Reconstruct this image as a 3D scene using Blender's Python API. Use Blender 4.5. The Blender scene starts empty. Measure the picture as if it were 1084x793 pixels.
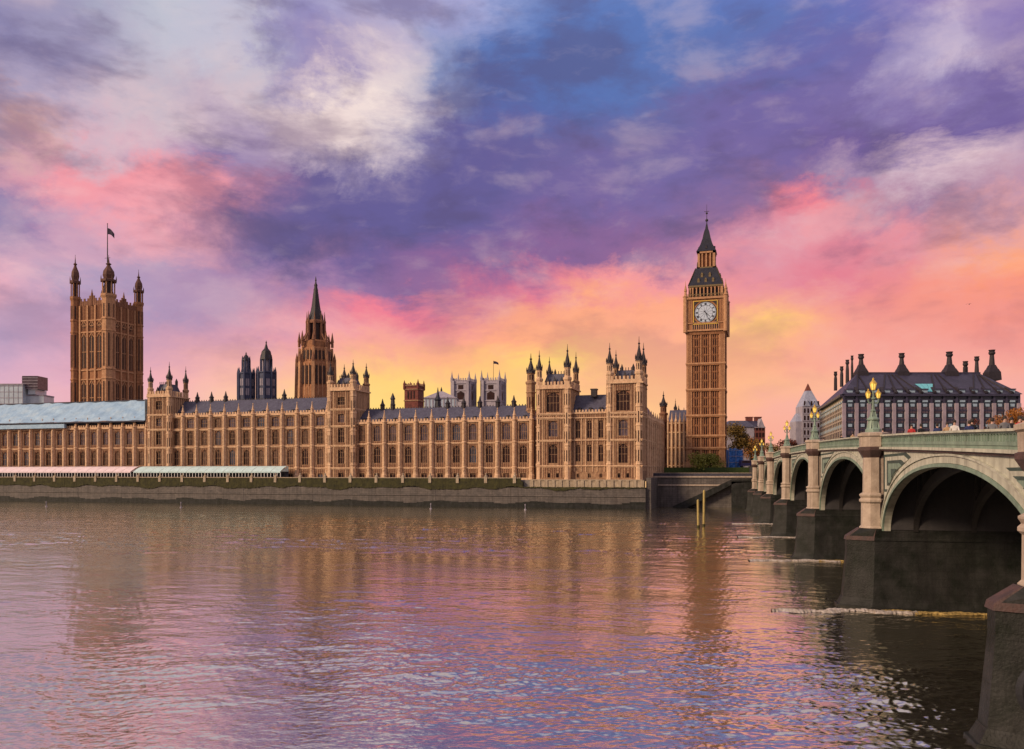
import bpy, bmesh, math, random
import numpy as np
from mathutils import Matrix, Vector
rnd = random.Random(7)
R = math.radians
sc = bpy.context.scene
COL = sc.collection
TH = R(17.0)                 # the camera looks 17 degrees left of the palace's axis
ST, CT = math.sin(TH), math.cos(TH)
F = 880.0
EYE = 11.0                   # metres above the water
BR = R(3.7)                  # the bridge's axis against the palace's

# ------------------------------------------------------------------ camera
cam = bpy.data.cameras.new('camera'); camo = bpy.data.objects.new('camera', cam); COL.objects.link(camo)
camo.location = (0, 0, EYE); camo.rotation_euler = (R(90), 0, TH)
cam.sensor_width = 36; cam.lens = F/1084*36; cam.shift_y = 104.5/1084
cam.clip_start = 0.3; cam.clip_end = 20000
sc.camera = camo

# ------------------------------------------------------------------ view
sc.view_settings.view_transform = 'Standard'; sc.view_settings.look = 'None'
sc.view_settings.exposure = 0.0; sc.view_settings.gamma = 1; sc.view_settings.use_curve_mapping = False
sc.cycles.max_bounces = 6; sc.cycles.diffuse_bounces = 3; sc.cycles.glossy_bounces = 3
sc.cycles.transmission_bounces = 3; sc.cycles.use_denoising = True
sc.cycles.caustics_reflective = False; sc.cycles.caustics_refractive = False

def lin(c):
    return tuple((v/255/12.92 if v/255 <= .04045 else ((v/255+.055)/1.055)**2.4) for v in c)

# ------------------------------------------------------------------ sky
SUN_EL, SUN_AZ = R(26), R(226)      # added light behind the camera; azimuth measured from +Y towards +X
GX = [0, 90, 180, 270, 360, 450, 540, 630, 720, 810, 900, 990, 1084]
GY = [0, 50, 100, 150, 200, 250, 300, 350, 400, 440, 500]
GC = [
 [(150,140,175),(165,165,190),(185,190,205),(180,180,205),(150,140,190),(155,150,200),(160,168,215),(85,120,190),(75,115,190),(90,110,185),(100,105,180),(140,120,180),(130,110,175)],
 [(120,115,165),(170,160,185),(195,190,200),(200,185,195),(150,135,178),(205,190,205),(80,110,180),(65,105,180),(85,105,180),(90,95,170),(105,95,170),(190,170,200),(140,120,170)],
 [(170,150,180),(200,170,190),(195,180,190),(215,195,200),(235,210,205),(205,185,200),(70,85,165),(90,100,175),(100,105,175),(105,95,165),(130,110,170),(165,150,195),(110,90,155)],
 [(200,165,180),(215,170,185),(215,175,190),(165,140,175),(235,200,200),(100,98,168),(85,80,150),(110,100,165),(115,100,165),(115,95,160),(110,85,150),(130,105,165),(100,75,145)],
 [(130,115,165),(240,140,158),(238,160,170),(150,125,170),(108,95,155),(100,80,145),(105,80,145),(110,90,155),(120,95,155),(140,105,155),(120,90,145),(185,150,170),(190,140,165)],
 [(140,125,170),(190,150,180),(235,165,178),(108,95,155),(110,85,150),(120,85,150),(125,85,145),(135,95,150),(180,110,150),(215,145,165),(225,120,138),(225,150,160),(240,160,145)],
 [(235,170,185),(165,150,185),(160,140,180),(165,130,170),(150,110,160),(165,110,155),(195,105,140),(242,138,138),(235,130,140),(230,140,150),(225,125,140),(243,138,115),(248,138,95)],
 [(175,150,185),(200,150,180),(205,150,175),(225,150,165),(238,142,152),(243,145,138),(252,158,118),(252,168,118),(250,158,128),(251,168,112),(243,148,128),(238,142,128),(235,135,128)],
 [(215,165,190),(235,170,185),(240,170,170),(248,180,155),(250,180,128),(253,178,105),(255,196,95),(253,178,115),(252,176,118),(251,178,115),(250,175,125),(247,168,140),(240,158,142)],
 [(235,180,190),(238,180,182),(242,182,170),(250,198,150),(254,208,115),(255,215,95),(255,214,110),(254,200,115),(251,182,128),(246,165,140),(242,165,148),(240,165,155),(240,165,158)],
 [(235,180,180),(238,180,175),(242,182,165),(250,195,145),(254,205,115),(255,210,100),(255,215,95),(252,205,105),(250,180,120),(242,160,130),(238,160,140),(235,160,148),(235,160,150)],
]
def grid(px, py):
    px = min(max(px, 0), 1084); py = min(max(py, 0), 500)
    i = max(k for k in range(len(GX)-1) if GX[k] <= px); j = max(k for k in range(len(GY)-1) if GY[k] <= py)
    a = (px-GX[i])/(GX[i+1]-GX[i]); b = (py-GY[j])/(GY[j+1]-GY[j])
    out = []
    for k in range(3):
        t = GC[j][i][k]*(1-a)+GC[j][i+1][k]*a; u = GC[j+1][i][k]*(1-a)+GC[j+1][i+1][k]*a
        out.append(t*(1-b)+u*b)
    return out
FEAT = [(130,55,150,50,5,(188,182,200),.5),(230,105,140,26,8,(212,188,196),.5),(560,150,170,70,22,(100,92,148),.6),(310,225,110,36,14,(104,92,146),.85),(250,240,40,24,0,(112,98,152),.8),(760,110,200,70,14,(106,98,152),.4),(640,250,230,30,10,(134,102,146),.6),(430,285,150,22,6,(146,106,150),.7),  # cloud masses: centre, half-axes, tilt (degrees, up to the right), colour, weight
 (405,120,95,42,28,(242,222,214),.8),(300,20,120,30,10,(190,190,212),.5),(380,222,150,46,8,(98,86,144),.9),(460,190,110,60,25,(94,86,148),.7),(232,148,48,13,5,(118,104,165),.9),
 (150,190,110,28,-8,(244,142,152),.8),(190,250,80,22,-20,(246,165,172),.6),(30,288,50,12,10,(250,170,180),.7),(590,60,120,55,15,(70,102,172),.75),(700,40,140,45,10,(82,112,178),.6),
 (335,50,28,34,30,(112,102,172),.7),(230,88,80,10,5,(170,150,180),.5),(850,232,62,16,12,(245,118,130),.85),(1055,266,42,13,5,(252,150,85),.85),(985,55,70,28,35,(200,186,210),.6),(980,178,85,10,10,(222,190,198),.8),
 (940,205,70,14,5,(150,115,155),.6),(800,350,46,6,2,(255,205,95),.55),(830,332,80,9,4,(250,170,110),.5),(600,378,70,9,8,(255,214,90),.7),(470,402,110,10,8,(255,208,95),.7),(380,425,90,12,5,(255,214,110),.7),
 (500,312,140,9,10,(236,108,132),.85),(420,322,70,8,0,(240,112,135),.7),(620,335,110,18,8,(252,160,108),.7),(700,300,60,14,20,(238,150,150),.5),(560,425,100,9,0,(255,222,95),.6),(640,400,80,12,5,(252,178,125),.7),(700,360,50,14,10,(250,165,125),.6),(900,420,120,18,0,(244,168,152),.6),(930,365,110,16,4,(240,150,142),.5),
 (300,300,110,16,0,(165,125,168),.7),(560,270,170,26,8,(128,88,148),.6),(820,120,120,40,15,(112,92,158),.5),(1030,120,70,28,20,(105,85,150),.7),(620,200,120,30,18,(116,96,158),.5),(860,300,90,12,8,(222,105,130),.6),
 (0,215,40,40,0,(125,112,165),.7),(60,55,60,40,0,(130,120,170),.45),(10,135,22,8,0,(250,170,120),.8),(1000,318,90,10,-6,(238,130,125),.5),(240,340,90,16,0,(205,150,172),.5)]
def paint(px, py):
    c = list(grid(px, py))
    for cx, cy, rx, ry, an, col, wt in FEAT:
        a = R(an); dx = px-cx; dy = -(py-cy); u_ = (dx*math.cos(a)+dy*math.sin(a))/rx; v_ = (-dx*math.sin(a)+dy*math.cos(a))/ry
        g = min(1, wt*1.08)*math.exp(-(u_*u_+v_*v_)**2.3*.55)
        c = [c[i]*(1-g)+col[i]*g for i in range(3)]
    return c
world = bpy.data.worlds.new('World'); sc.world = world; world.use_nodes = True
nt = world.node_tree; nt.nodes.clear(); N = nt.nodes.new; L = nt.links.new
def wmath(op, a, b=None, c=None):
    n = N('ShaderNodeMath'); n.operation = op
    for i, v in enumerate((a, b, c)):
        if v is None: continue
        if isinstance(v, (int, float)): n.inputs[i].default_value = v
        else: L(v, n.inputs[i])
    return n.outputs[0]
tc = N('ShaderNodeTexCoord'); sep = N('ShaderNodeSeparateXYZ'); L(tc.outputs['Generated'], sep.inputs[0])
X, Y, Z = sep.outputs
hyp = wmath('SQRT', wmath('ADD', wmath('MULTIPLY', X, X), wmath('MULTIPLY', Y, Y)))
el = wmath('DIVIDE', Z, wmath('MAXIMUM', hyp, .02))
az = wmath('ARCTAN2', X, Y)
# cloud-plane coordinates for the warp
zz_ = wmath('ADD', wmath('MAXIMUM', Z, 0.0), .22)
cmb = N('ShaderNodeCombineXYZ'); L(wmath('DIVIDE', X, zz_), cmb.inputs[0]); L(wmath('DIVIDE', Y, zz_), cmb.inputs[1]); cmb.inputs[2].default_value = 3.7
def wnoise(scale, detail, rough, dist, off=0, vec=None, stretch=(1, 1, 1), rot=0):
    m = N('ShaderNodeMapping'); L(vec if vec else cmb.outputs[0], m.inputs[0]); m.inputs['Location'].default_value = (off, off*.7, off*.3)
    m.inputs['Scale'].default_value = stretch; m.inputs['Rotation'].default_value = (0, 0, rot)
    n = N('ShaderNodeTexNoise'); L(m.outputs[0], n.inputs['Vector'])
    n.inputs['Scale'].default_value = scale; n.inputs['Detail'].default_value = detail
    n.inputs['Roughness'].default_value = rough; n.inputs['Distortion'].default_value = dist
    return n.outputs['Fac']
cd = tc.outputs['Generated']
ae = N('ShaderNodeCombineXYZ'); L(az, ae.inputs[0]); L(el, ae.inputs[1]); ae.inputs[2].default_value = 2.2; ae = ae.outputs[0]
w1 = wnoise(7, 12, .66, .25, 3.1, vec=cd, stretch=(1, 1, 1.5)); w2 = wnoise(7, 12, .67, .25, 11.3, vec=cd, stretch=(1, 1, 1.8))
azw = wmath('ADD', az, wmath('MULTIPLY', wmath('SUBTRACT', w1, .5), .20))
elw = wmath('ADD', el, wmath('MULTIPLY', wmath('SUBTRACT', w2, .5), wmath('MINIMUM', wmath('ADD', wmath('MULTIPLY', wmath('MAXIMUM', el, 0.0), .62), .03), .21)))
u = wmath('ADD', wmath('DIVIDE', azw, 2*math.pi), .5)
rows = [-.02, .045, .075, .105, .135, .165, .195, .225, .26, .295, .33, .365, .40, .44, .48, .52, .57]
BACK = [(212,180,170),(205,180,178),(195,175,185),(180,168,190),(170,160,190)]  # unseen sky behind the camera, made brighter than real to light the facades
cols = []
for r_ in rows:
    cr = N('ShaderNodeValToRGB'); cr.color_ramp.interpolation = 'EASE'; els = cr.color_ramp.elements
    stops = []
    for k in range(26):
        a = R(-33 + 66*k/25)
        px = 542 + F*math.tan(a); py = 501 - F*r_/math.cos(a)
        stops.append(((a-TH)/(2*math.pi)+.5, lin(paint(px, py))))
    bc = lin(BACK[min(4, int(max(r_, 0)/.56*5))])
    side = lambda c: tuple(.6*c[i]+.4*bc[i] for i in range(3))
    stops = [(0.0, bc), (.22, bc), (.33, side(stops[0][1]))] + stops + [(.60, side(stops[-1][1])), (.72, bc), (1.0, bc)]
    els[0].position = 0; els[0].color = (*stops[0][1], 1); els[1].position = 1; els[1].color = (*stops[-1][1], 1)
    for p, c in stops[1:-1]:
        e = els.new(p); e.color = (*c, 1)
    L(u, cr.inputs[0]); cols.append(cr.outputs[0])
def wmix(f, a, b, mode='MIX'):
    n = N('ShaderNodeMix'); n.data_type = 'RGBA'; n.blend_type = mode
    if isinstance(f, (int, float)): n.inputs[0].default_value = f
    else: L(f, n.inputs[0])
    for s, v in ((6, a), (7, b)):
        if isinstance(v, tuple): n.inputs[s].default_value = (*v, 1)
        else: L(v, n.inputs[s])
    return n.outputs[2]
def wrange(v, a, b, c=0, d=1, smooth=True):
    n = N('ShaderNodeMapRange'); n.interpolation_type = 'SMOOTHSTEP' if smooth else 'LINEAR'
    L(v, n.inputs[0])
    for i, q in enumerate((a, b, c, d)): n.inputs[i+1].default_value = q
    return n.outputs[0]
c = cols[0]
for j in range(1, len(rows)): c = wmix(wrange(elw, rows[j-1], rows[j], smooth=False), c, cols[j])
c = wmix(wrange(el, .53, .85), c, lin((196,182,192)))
# streaks and wisps of the cloud layer
s1 = wnoise(4.2, 9, .55, .4, 5.5, vec=ae, stretch=(1, 2.2, 1), rot=-.42)
s2 = wnoise(11, 8, .55, .4, 1.5, vec=ae, stretch=(1, 2.0, 1), rot=-.35)
s3 = wnoise(8, 9, .56, .3, 8.1, vec=cd, stretch=(1, 1, 1.6))
sm = wmath('ADD', wmath('ADD', wmath('MULTIPLY', s1, .42), wmath('MULTIPLY', s2, .24)), wmath('MULTIPLY', s3, .34))
hi = wmix(.5, c, lin((246,214,208))); lo = wmix(.40, wmix(1.0, c, (.66,.60,.66), 'MULTIPLY'), lin((104,92,132)))
low = wrange(el, .06, .28, .12, 1)
c = wmix(wmath('MULTIPLY', wrange(sm, .51, .61, 0, .40), low), c, hi)
c = wmix(wmath('MULTIPLY', wrange(sm, .51, .41, 0, .75), low), c, lo)
s4 = wnoise(24, 9, .60, .4, 7.5, vec=ae, stretch=(1, 2.4, 1), rot=-.25)
c = wmix(wmath('MULTIPLY', wrange(s4, .54, .72, 0, .10), low), c, hi)
c = wmix(wmath('MULTIPLY', wrange(s4, .46, .30, 0, .14), low), c, lo)
hs = N('ShaderNodeHueSaturation'); hs.inputs['Saturation'].default_value = .93; hs.inputs['Value'].default_value = 1.06; L(c, hs.inputs['Color']); c = hs.outputs[0]
sky = N('ShaderNodeTexSky'); sky.sky_type = 'NISHITA'; sky.sun_disc = False
sky.sun_elevation = SUN_EL; sky.sun_rotation = SUN_AZ
skyc = N('ShaderNodeMixRGB'); skyc.blend_type = 'ADD'; skyc.inputs[0].default_value = 1
sk = N('ShaderNodeVectorMath'); sk.operation = 'SCALE'; L(sky.outputs[0], sk.inputs[0]); sk.inputs['Scale'].default_value = .012
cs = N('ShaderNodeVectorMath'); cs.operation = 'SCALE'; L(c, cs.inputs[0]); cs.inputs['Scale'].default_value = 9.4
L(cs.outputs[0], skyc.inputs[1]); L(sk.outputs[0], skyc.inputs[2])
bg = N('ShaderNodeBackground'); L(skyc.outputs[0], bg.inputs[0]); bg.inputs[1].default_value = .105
wo = N('ShaderNodeOutputWorld'); L(bg.outputs[0], wo.inputs[0])
world.cycles.sampling_method = 'MANUAL'; world.cycles.sample_map_resolution = 512

sl = bpy.data.lights.new('added_sun', 'SUN'); so = bpy.data.objects.new('added_sun', sl); COL.objects.link(so)
sl.energy = 3.5; sl.angle = R(14); sl.color = (1.0, .74, .50)  # added lamp behind the camera to light the facades; real sunset is opposite
d = Vector((math.sin(SUN_AZ)*math.cos(SUN_EL), math.cos(SUN_AZ)*math.cos(SUN_EL), math.sin(SUN_EL)))
so.rotation_euler = d.to_track_quat('Z', 'Y').to_euler()

# ------------------------------------------------------------------ helpers
def at(px, y):                 # x and depth of the point seen at column px on the plane Y = y
    t = (px-542)/F; D = y/(CT+t*ST)
    return D*(t*CT-ST), D
def W(px, D):                  # world x, y of the point seen at column px at depth D
    Rr = (px-542)/F*D
    return Rr*CT-D*ST, Rr*ST+D*CT
def H(py, D): return EYE+(501-py)*D/F
def BW(x, y):                  # bridge coordinates to world
    return x*math.cos(BR)-y*math.sin(BR), x*math.sin(BR)+y*math.cos(BR)

class MB:
    def __init__(s): s.v = []; s.f = []; s.m = []; s.M = None
    def add(s, vs, fs, m=0):
        b = len(s.v)
        for p in vs:
            s.v.append(tuple(s.M @ Vector(p)) if s.M is not None else tuple(p))
        for f in fs: s.f.append([b+i for i in f]); s.m.append(m)
    def box(s, x0, x1, y0, y1, z0, z1, m=0):
        if x0 > x1: x0, x1 = x1, x0
        s.add([(x0,y0,z0),(x1,y0,z0),(x1,y1,z0),(x0,y1,z0),(x0,y0,z1),(x1,y0,z1),(x1,y1,z1),(x0,y1,z1)],
              [(0,3,2,1),(4,5,6,7),(0,1,5,4),(1,2,6,5),(2,3,7,6),(3,0,4,7)], m)
    def quad(s, a, b, c, d, m=0): s.add([a, b, c, d], [(0,1,2,3)], m)
    def tri(s, a, b, c, m=0): s.add([a, b, c], [(0,1,2)], m)
    def lathe(s, cx, cy, prof, n=8, rot=None, m=0, sy=1):
        rot = math.pi/n if rot is None else rot
        vs = []; fs = []
        for r, z in prof:
            for k in range(n):
                a = rot+2*math.pi*k/n; vs.append((cx+r*math.cos(a), cy+sy*r*math.sin(a), z))
        for i in range(len(prof)-1):
            for k in range(n):
                k2 = (k+1) % n; fs.append((i*n+k, i*n+k2, (i+1)*n+k2, (i+1)*n+k))
        fs.append(tuple(range(n-1, -1, -1))); t = (len(prof)-1)*n; fs.append(tuple(range(t, t+n)))
        s.add(vs, fs, m)
    def poly(s, pts, z0, z1, m=0, top=None):     # footprint pts raised; top: another ring for a taper
        n = len(pts); top = top or pts
        vs = [(p[0], p[1], z0) for p in pts]+[(p[0], p[1], z1) for p in top]
        fs = [(i, (i+1) % n, n+(i+1) % n, n+i) for i in range(n)]+[tuple(range(n-1, -1, -1)), tuple(range(n, 2*n))]
        s.add(vs, fs, m)
    def xz(s, pts, y0, y1, m=0):                 # outline in x,z made thick along y
        n = len(pts)
        vs = [(p[0], y0, p[1]) for p in pts]+[(p[0], y1, p[1]) for p in pts]
        fs = [(i, i+n, (i+1) % n+n, (i+1) % n) for i in range(n)]+[tuple(range(n)), tuple(range(2*n-1, n-1, -1))]
        s.add(vs, fs, m)
    def bar(s, a, b, w, m=0, w2=None):           # square bar between two points
        a = Vector(a); b = Vector(b); d = (b-a)
        if d.length < 1e-6: return
        d.normalize(); up = Vector((0,0,1)) if abs(d.z) < .9 else Vector((1,0,0))
        p = d.cross(up).normalized(); q = d.cross(p).normalized(); w2 = w if w2 is None else w2
        vs = [a+p*w*i+q*w*j for i, j in ((-1,-1),(1,-1),(1,1),(-1,1))]+[b+p*w2*i+q*w2*j for i, j in ((-1,-1),(1,-1),(1,1),(-1,1))]
        s.add(vs, [(0,3,2,1),(4,5,6,7),(0,1,5,4),(1,2,6,5),(2,3,7,6),(3,0,4,7)], m)
    def mesh(s, name, mats):
        me = bpy.data.meshes.new(name); me.from_pydata(s.v, [], s.f)
        for mm in mats: me.materials.append(mm)
        me.polygons.foreach_set('material_index', s.m); me.update(); return me
    def build(s, name, mats, parent=None, loc=(0,0,0), rz=0):
        if not isinstance(mats, (list, tuple)): mats = [mats]
        return put(name, s.mesh(name, mats), parent, loc, rz)
def put(name, me, parent=None, loc=(0,0,0), rz=0):
    o = bpy.data.objects.new(name, me); COL.objects.link(o); o.location = loc; o.rotation_euler = (0,0,rz)
    if parent: o.parent = parent
    return o
def thing(name, label, cat, loc=(0,0,0), rz=0, group=None, kind=None):
    o = bpy.data.objects.new(name, None); COL.objects.link(o); o.location = loc; o.rotation_euler = (0,0,rz)
    return tag(o, label, cat, group, kind)
def tag(o, label, cat, group=None, kind=None):
    o['label'] = label; o['category'] = cat
    if group: o['group'] = group
    if kind: o['kind'] = kind
    return o
def struct(o, label=None):
    o['kind'] = 'structure'
    if label: o['label'] = label
    return o

# ------------------------------------------------------------------ materials
def mat(name, col, rough=.8, var=.25, scale=1.5, col2=None, bump=.3, bscale=8, metal=0, emit=None, estr=0, streak=0, spec=.4, block=None, ior=None, bmix=.8):
    m = bpy.data.materials.new(name); m.use_nodes = True; t = m.node_tree; n = t.nodes; l = t.links; b = n['Principled BSDF']
    tcn = n.new('ShaderNodeTexCoord'); vec = tcn.outputs['Object']
    geo = n.new('ShaderNodeNewGeometry'); vec = geo.outputs['Position']
    no = n.new('ShaderNodeTexNoise'); no.inputs['Scale'].default_value = scale; no.inputs['Detail'].default_value = 6; no.inputs['Roughness'].default_value = .65
    l.new(vec, no.inputs['Vector'])
    r = n.new('ShaderNodeMapRange'); l.new(no.outputs['Fac'], r.inputs[0]); r.inputs[1].default_value = .3; r.inputs[2].default_value = .7
    mx = n.new('ShaderNodeMix'); mx.data_type = 'RGBA'; l.new(r.outputs[0], mx.inputs[0])
    c2 = col2 or tuple(v*(1-var) for v in col)
    c1 = col if col2 else tuple(min(1, v*(1+var)) for v in col)
    mx.inputs[6].default_value = (*c1, 1); mx.inputs[7].default_value = (*c2, 1); out = mx.outputs[2]
    if streak:
        mp = n.new('ShaderNodeMapping'); l.new(vec, mp.inputs[0]); mp.inputs['Scale'].default_value = (1.6, 1.6, .12)
        n2 = n.new('ShaderNodeTexNoise'); n2.inputs['Scale'].default_value = 1.0; n2.inputs['Detail'].default_value = 5; l.new(mp.outputs[0], n2.inputs['Vector'])
        r2 = n.new('ShaderNodeMapRange'); l.new(n2.outputs['Fac'], r2.inputs[0]); r2.inputs[1].default_value = .45; r2.inputs[2].default_value = .72; r2.inputs[4].default_value = streak
        m2 = n.new('ShaderNodeMix'); m2.data_type = 'RGBA'; l.new(r2.outputs[0], m2.inputs[0]); l.new(out, m2.inputs[6]); m2.inputs[7].default_value = (col[0]*.35, col[1]*.33, col[2]*.33, 1); out = m2.outputs[2]
    hsrc = no.outputs['Fac']
    if block:                    # coursed masonry: size of a block in metres
        sp = n.new('ShaderNodeSeparateXYZ'); l.new(vec, sp.inputs[0])
        ad = n.new('ShaderNodeMath'); l.new(sp.outputs[0], ad.inputs[0]); l.new(sp.outputs[1], ad.inputs[1])
        cb = n.new('ShaderNodeCombineXYZ'); l.new(ad.outputs[0], cb.inputs[0]); l.new(sp.outputs[2], cb.inputs[1])
        bk = n.new('ShaderNodeTexBrick'); l.new(cb.outputs[0], bk.inputs['Vector']); bk.inputs['Scale'].default_value = 1
        bk.inputs['Brick Width'].default_value = block[0]; bk.inputs['Row Height'].default_value = block[1]
        bk.inputs['Mortar Size'].default_value = block[2]; bk.inputs['Mortar Smooth'].default_value = .3
        bk.inputs['Color1'].default_value = (1,1,1,1); bk.inputs['Color2'].default_value = (.72,.72,.74,1); bk.inputs['Mortar'].default_value = (.42,.40,.40,1)
        mu = n.new('ShaderNodeMix'); mu.data_type = 'RGBA'; mu.blend_type = 'MULTIPLY'; mu.inputs[0].default_value = bmix
        l.new(out, mu.inputs[6]); l.new(bk.outputs['Color'], mu.inputs[7]); out = mu.outputs[2]
    l.new(out, b.inputs['Base Color'])
    b.inputs['Roughness'].default_value = rough; b.inputs['Metallic'].default_value = metal; b.inputs['Specular IOR Level'].default_value = spec
    if ior: b.inputs['IOR'].default_value = ior
    if bump:
        nb = n.new('ShaderNodeTexNoise'); nb.inputs['Scale'].default_value = bscale; nb.inputs['Detail'].default_value = 4; l.new(vec, nb.inputs['Vector'])
        bp = n.new('ShaderNodeBump'); bp.inputs['Strength'].default_value = bump; bp.inputs['Distance'].default_value = .08
        l.new(nb.outputs['Fac'], bp.inputs['Height']); l.new(bp.outputs[0], b.inputs['Normal'])
    if emit: b.inputs['Emission Color'].default_value = (*emit, 1); b.inputs['Emission Strength'].default_value = estr
    return m
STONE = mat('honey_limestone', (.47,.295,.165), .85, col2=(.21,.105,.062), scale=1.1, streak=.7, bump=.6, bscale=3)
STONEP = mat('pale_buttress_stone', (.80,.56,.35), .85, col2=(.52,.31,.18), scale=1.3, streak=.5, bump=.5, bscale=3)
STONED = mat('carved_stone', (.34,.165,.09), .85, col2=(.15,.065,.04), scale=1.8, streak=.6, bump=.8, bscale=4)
TOWER = mat('amber_limestone', (.44,.21,.095), .85, col2=(.24,.10,.048), scale=.9, streak=.6, bump=.6, bscale=3)
TOWERP = mat('amber_limestone_trim', (.60,.34,.18), .85, col2=(.36,.18,.09), scale=1.1, streak=.4, bump=.5, bscale=3)
SLATE = mat('grey_slate', (.115,.115,.165), .55, col2=(.075,.07,.115), scale=.8, streak=.5, bump=.4, bscale=5, block=(.6,.35,.03))
LEAD = mat('dark_leadwork', (.024,.018,.022), .6, var=.35, scale=1.5, bump=.4)
IRON = mat('blue_iron_roof', (.014,.015,.028), .5, var=.4, scale=.8, bump=.4, streak=.4)
GOLD = mat('gilding', (.75,.50,.10), .35, var=.2, scale=3, metal=.7, bump=.2)
GOLDD = mat('dulled_gilding', (.17,.12,.05), .5, var=.3, scale=3, bump=.2)
GLASS = mat('dark_window_glass', (.030,.012,.010), .3, var=.6, scale=.35, spec=.22, bump=.05)
GLASSB = mat('grey_window_glass', (.085,.06,.075), .25, var=.7, scale=.4, spec=.4, bump=.05)
SHEET = mat('pale_blue_sheeting', (.36,.52,.66), .5, col2=(.22,.36,.52), scale=.5, bump=.8, bscale=1.2)
DARKIRON = mat('dark_netting', (.045,.045,.065), .8, var=.4, bump=.3)
GRAN = mat('river_wall_granite', (.17,.145,.125), .7, col2=(.085,.075,.07), scale=.45, streak=.7, bump=.8, bscale=3, block=(1.8,.7,.05))
MOSS = mat('moss_and_algae', (.075,.07,.022), .95, col2=(.02,.02,.011), scale=.7, streak=.5, bump=1, bscale=5)
WETG = mat('wet_granite', (.045,.044,.043), .5, col2=(.009,.012,.008), scale=.75, streak=.65, bump=.5, bscale=8, spec=.12, block=(1.5,.62,.03), bmix=.35)
PALESTONE = mat('cream_plinth_stone', (.52,.42,.30), .85, col2=(.32,.25,.17), scale=.8, streak=.6, bump=.5)
PAINT = mat('cream_bridge_paint', (.60,.59,.47), .55, col2=(.42,.42,.34), scale=.8, streak=.7, bump=.15)
PAINTG = mat('green_bridge_paint', (.26,.35,.27), .5, col2=(.15,.22,.17), scale=.9, streak=.6, bump=.15)
PAINTD = mat('dark_green_bridge_paint', (.035,.06,.05), .5, var=.4, scale=1, bump=.1)
PIERST = mat('pinkish_pier_stone', (.52,.42,.33), .8, col2=(.34,.26,.20), scale=1.4, streak=.55, bump=.5, bscale=5)
REDST = mat('dark_red_granite', (.10,.050,.043), .7, col2=(.04,.028,.026), scale=1.4, streak=.5, bump=.6)
SOFFIT = mat('soot_and_shade_ironwork', (.009,.007,.007), .7, var=.4, bump=.2)  # soot plus the shade under the arches, both put into the colour
UNDERST = mat('shade_dark_limestone', (.04,.037,.039), .8, var=.25, scale=.5, streak=.4, bump=.2)  # pale stone darkened: shade under the arches put into the colour
ASPH = mat('asphalt', (.05,.05,.052), .9, var=.2, scale=3)
PAVE = mat('pavement_slabs', (.24,.22,.20), .85, var=.15, scale=2, block=(.9,.6,.02))
WHITEP = mat('road_paint', (.75,.75,.72), .7, var=.1, scale=4)
LAWN = mat('lawn_grass', (.05,.075,.02), .95, var=.35, scale=1.5, bump=.8)
LAND = mat('city_ground', (.12,.11,.10), .95, var=.3, scale=.1)
PALEW = mat('pale_grey_stone', (.42,.38,.42), .8, col2=(.28,.25,.30), scale=.5, streak=.5, bump=.4)
BRICK = mat('dark_red_brick', (.20,.06,.045), .85, var=.3, scale=.8, bump=.4, block=(1.2,.5,.05))
BLUEST = mat('shadowed_blue_iron', (.050,.065,.13), .6, col2=(.03,.035,.07), scale=.8, bump=.4)
MODERN = mat('curtain_glass', (.46,.55,.62), .25, var=.2, scale=.3, spec=.8, bump=.05)
PHR = mat('bronze_roof', (.040,.036,.066), .45, var=.3, scale=.5, bump=.3, streak=.4)
PHP = mat('pink_sandstone_pier', (.33,.27,.31), .8, var=.2, scale=.5, bump=.3)
PHG = mat('bronze_window_bay', (.035,.045,.065), .35, var=.5, scale=.4, bump=.1)
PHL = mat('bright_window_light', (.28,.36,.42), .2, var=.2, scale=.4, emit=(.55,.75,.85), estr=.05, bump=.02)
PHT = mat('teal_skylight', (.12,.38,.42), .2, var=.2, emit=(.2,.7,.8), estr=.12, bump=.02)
PINK = mat('pink_awning_canvas', (.78,.64,.67), .8, var=.12, scale=.6, bump=.15)
TEAL = mat('teal_awning_canvas', (.52,.70,.71), .7, var=.15, scale=.6, bump=.15)
WHITEF = mat('white_frame', (.7,.7,.68), .6, var=.1)
BARK = mat('tree_bark', (.06,.042,.03), .95, var=.3, scale=4, bump=.6)
TIMBER = mat('yellow_timber_pile', (.55,.42,.13), .7, col2=(.32,.24,.09), scale=2, streak=.5, bump=.4)
BLACK = mat('black_rubber', (.012,.012,.014), .6, var=.3)
BLUET = mat('bright_blue_tarpaulin', (.03,.16,.50), .45, col2=(.02,.09,.32), scale=.8, bump=.8, bscale=1.5)
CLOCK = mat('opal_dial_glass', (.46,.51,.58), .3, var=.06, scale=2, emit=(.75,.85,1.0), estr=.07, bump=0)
LAMPG = mat('lit_lantern_glass', (.8,.6,.2), .3, var=.1, emit=(1.0,.66,.10), estr=.7, bump=0)
FOAM = mat('river_foam', (.60,.54,.50), .8, col2=(.25,.19,.13), scale=2.5, bump=1, bscale=6)
SCUM = mat('yellow_seaweed_scum', (.60,.42,.14), .9, col2=(.13,.085,.03), scale=3.5, bump=1, bscale=8)
SKIN = mat('skin', (.52,.32,.24), .6, var=.08, bump=0); HAIR = mat('hair', (.03,.02,.015), .7, var=.3, bump=0)
def leafmat(name, a, b):
    m = mat(name, a, .7, col2=b, scale=.9, bump=0)
    return m
L_GRN = leafmat('green_leaves', (.30,.28,.04), (.13,.14,.025)); L_ORG = leafmat('orange_leaves', (.46,.19,.03), (.24,.08,.015))
L_OLV = leafmat('olive_brown_leaves', (.25,.15,.03), (.11,.075,.02)); L_RED = leafmat('russet_leaves', (.20,.055,.03), (.09,.03,.02))

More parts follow.
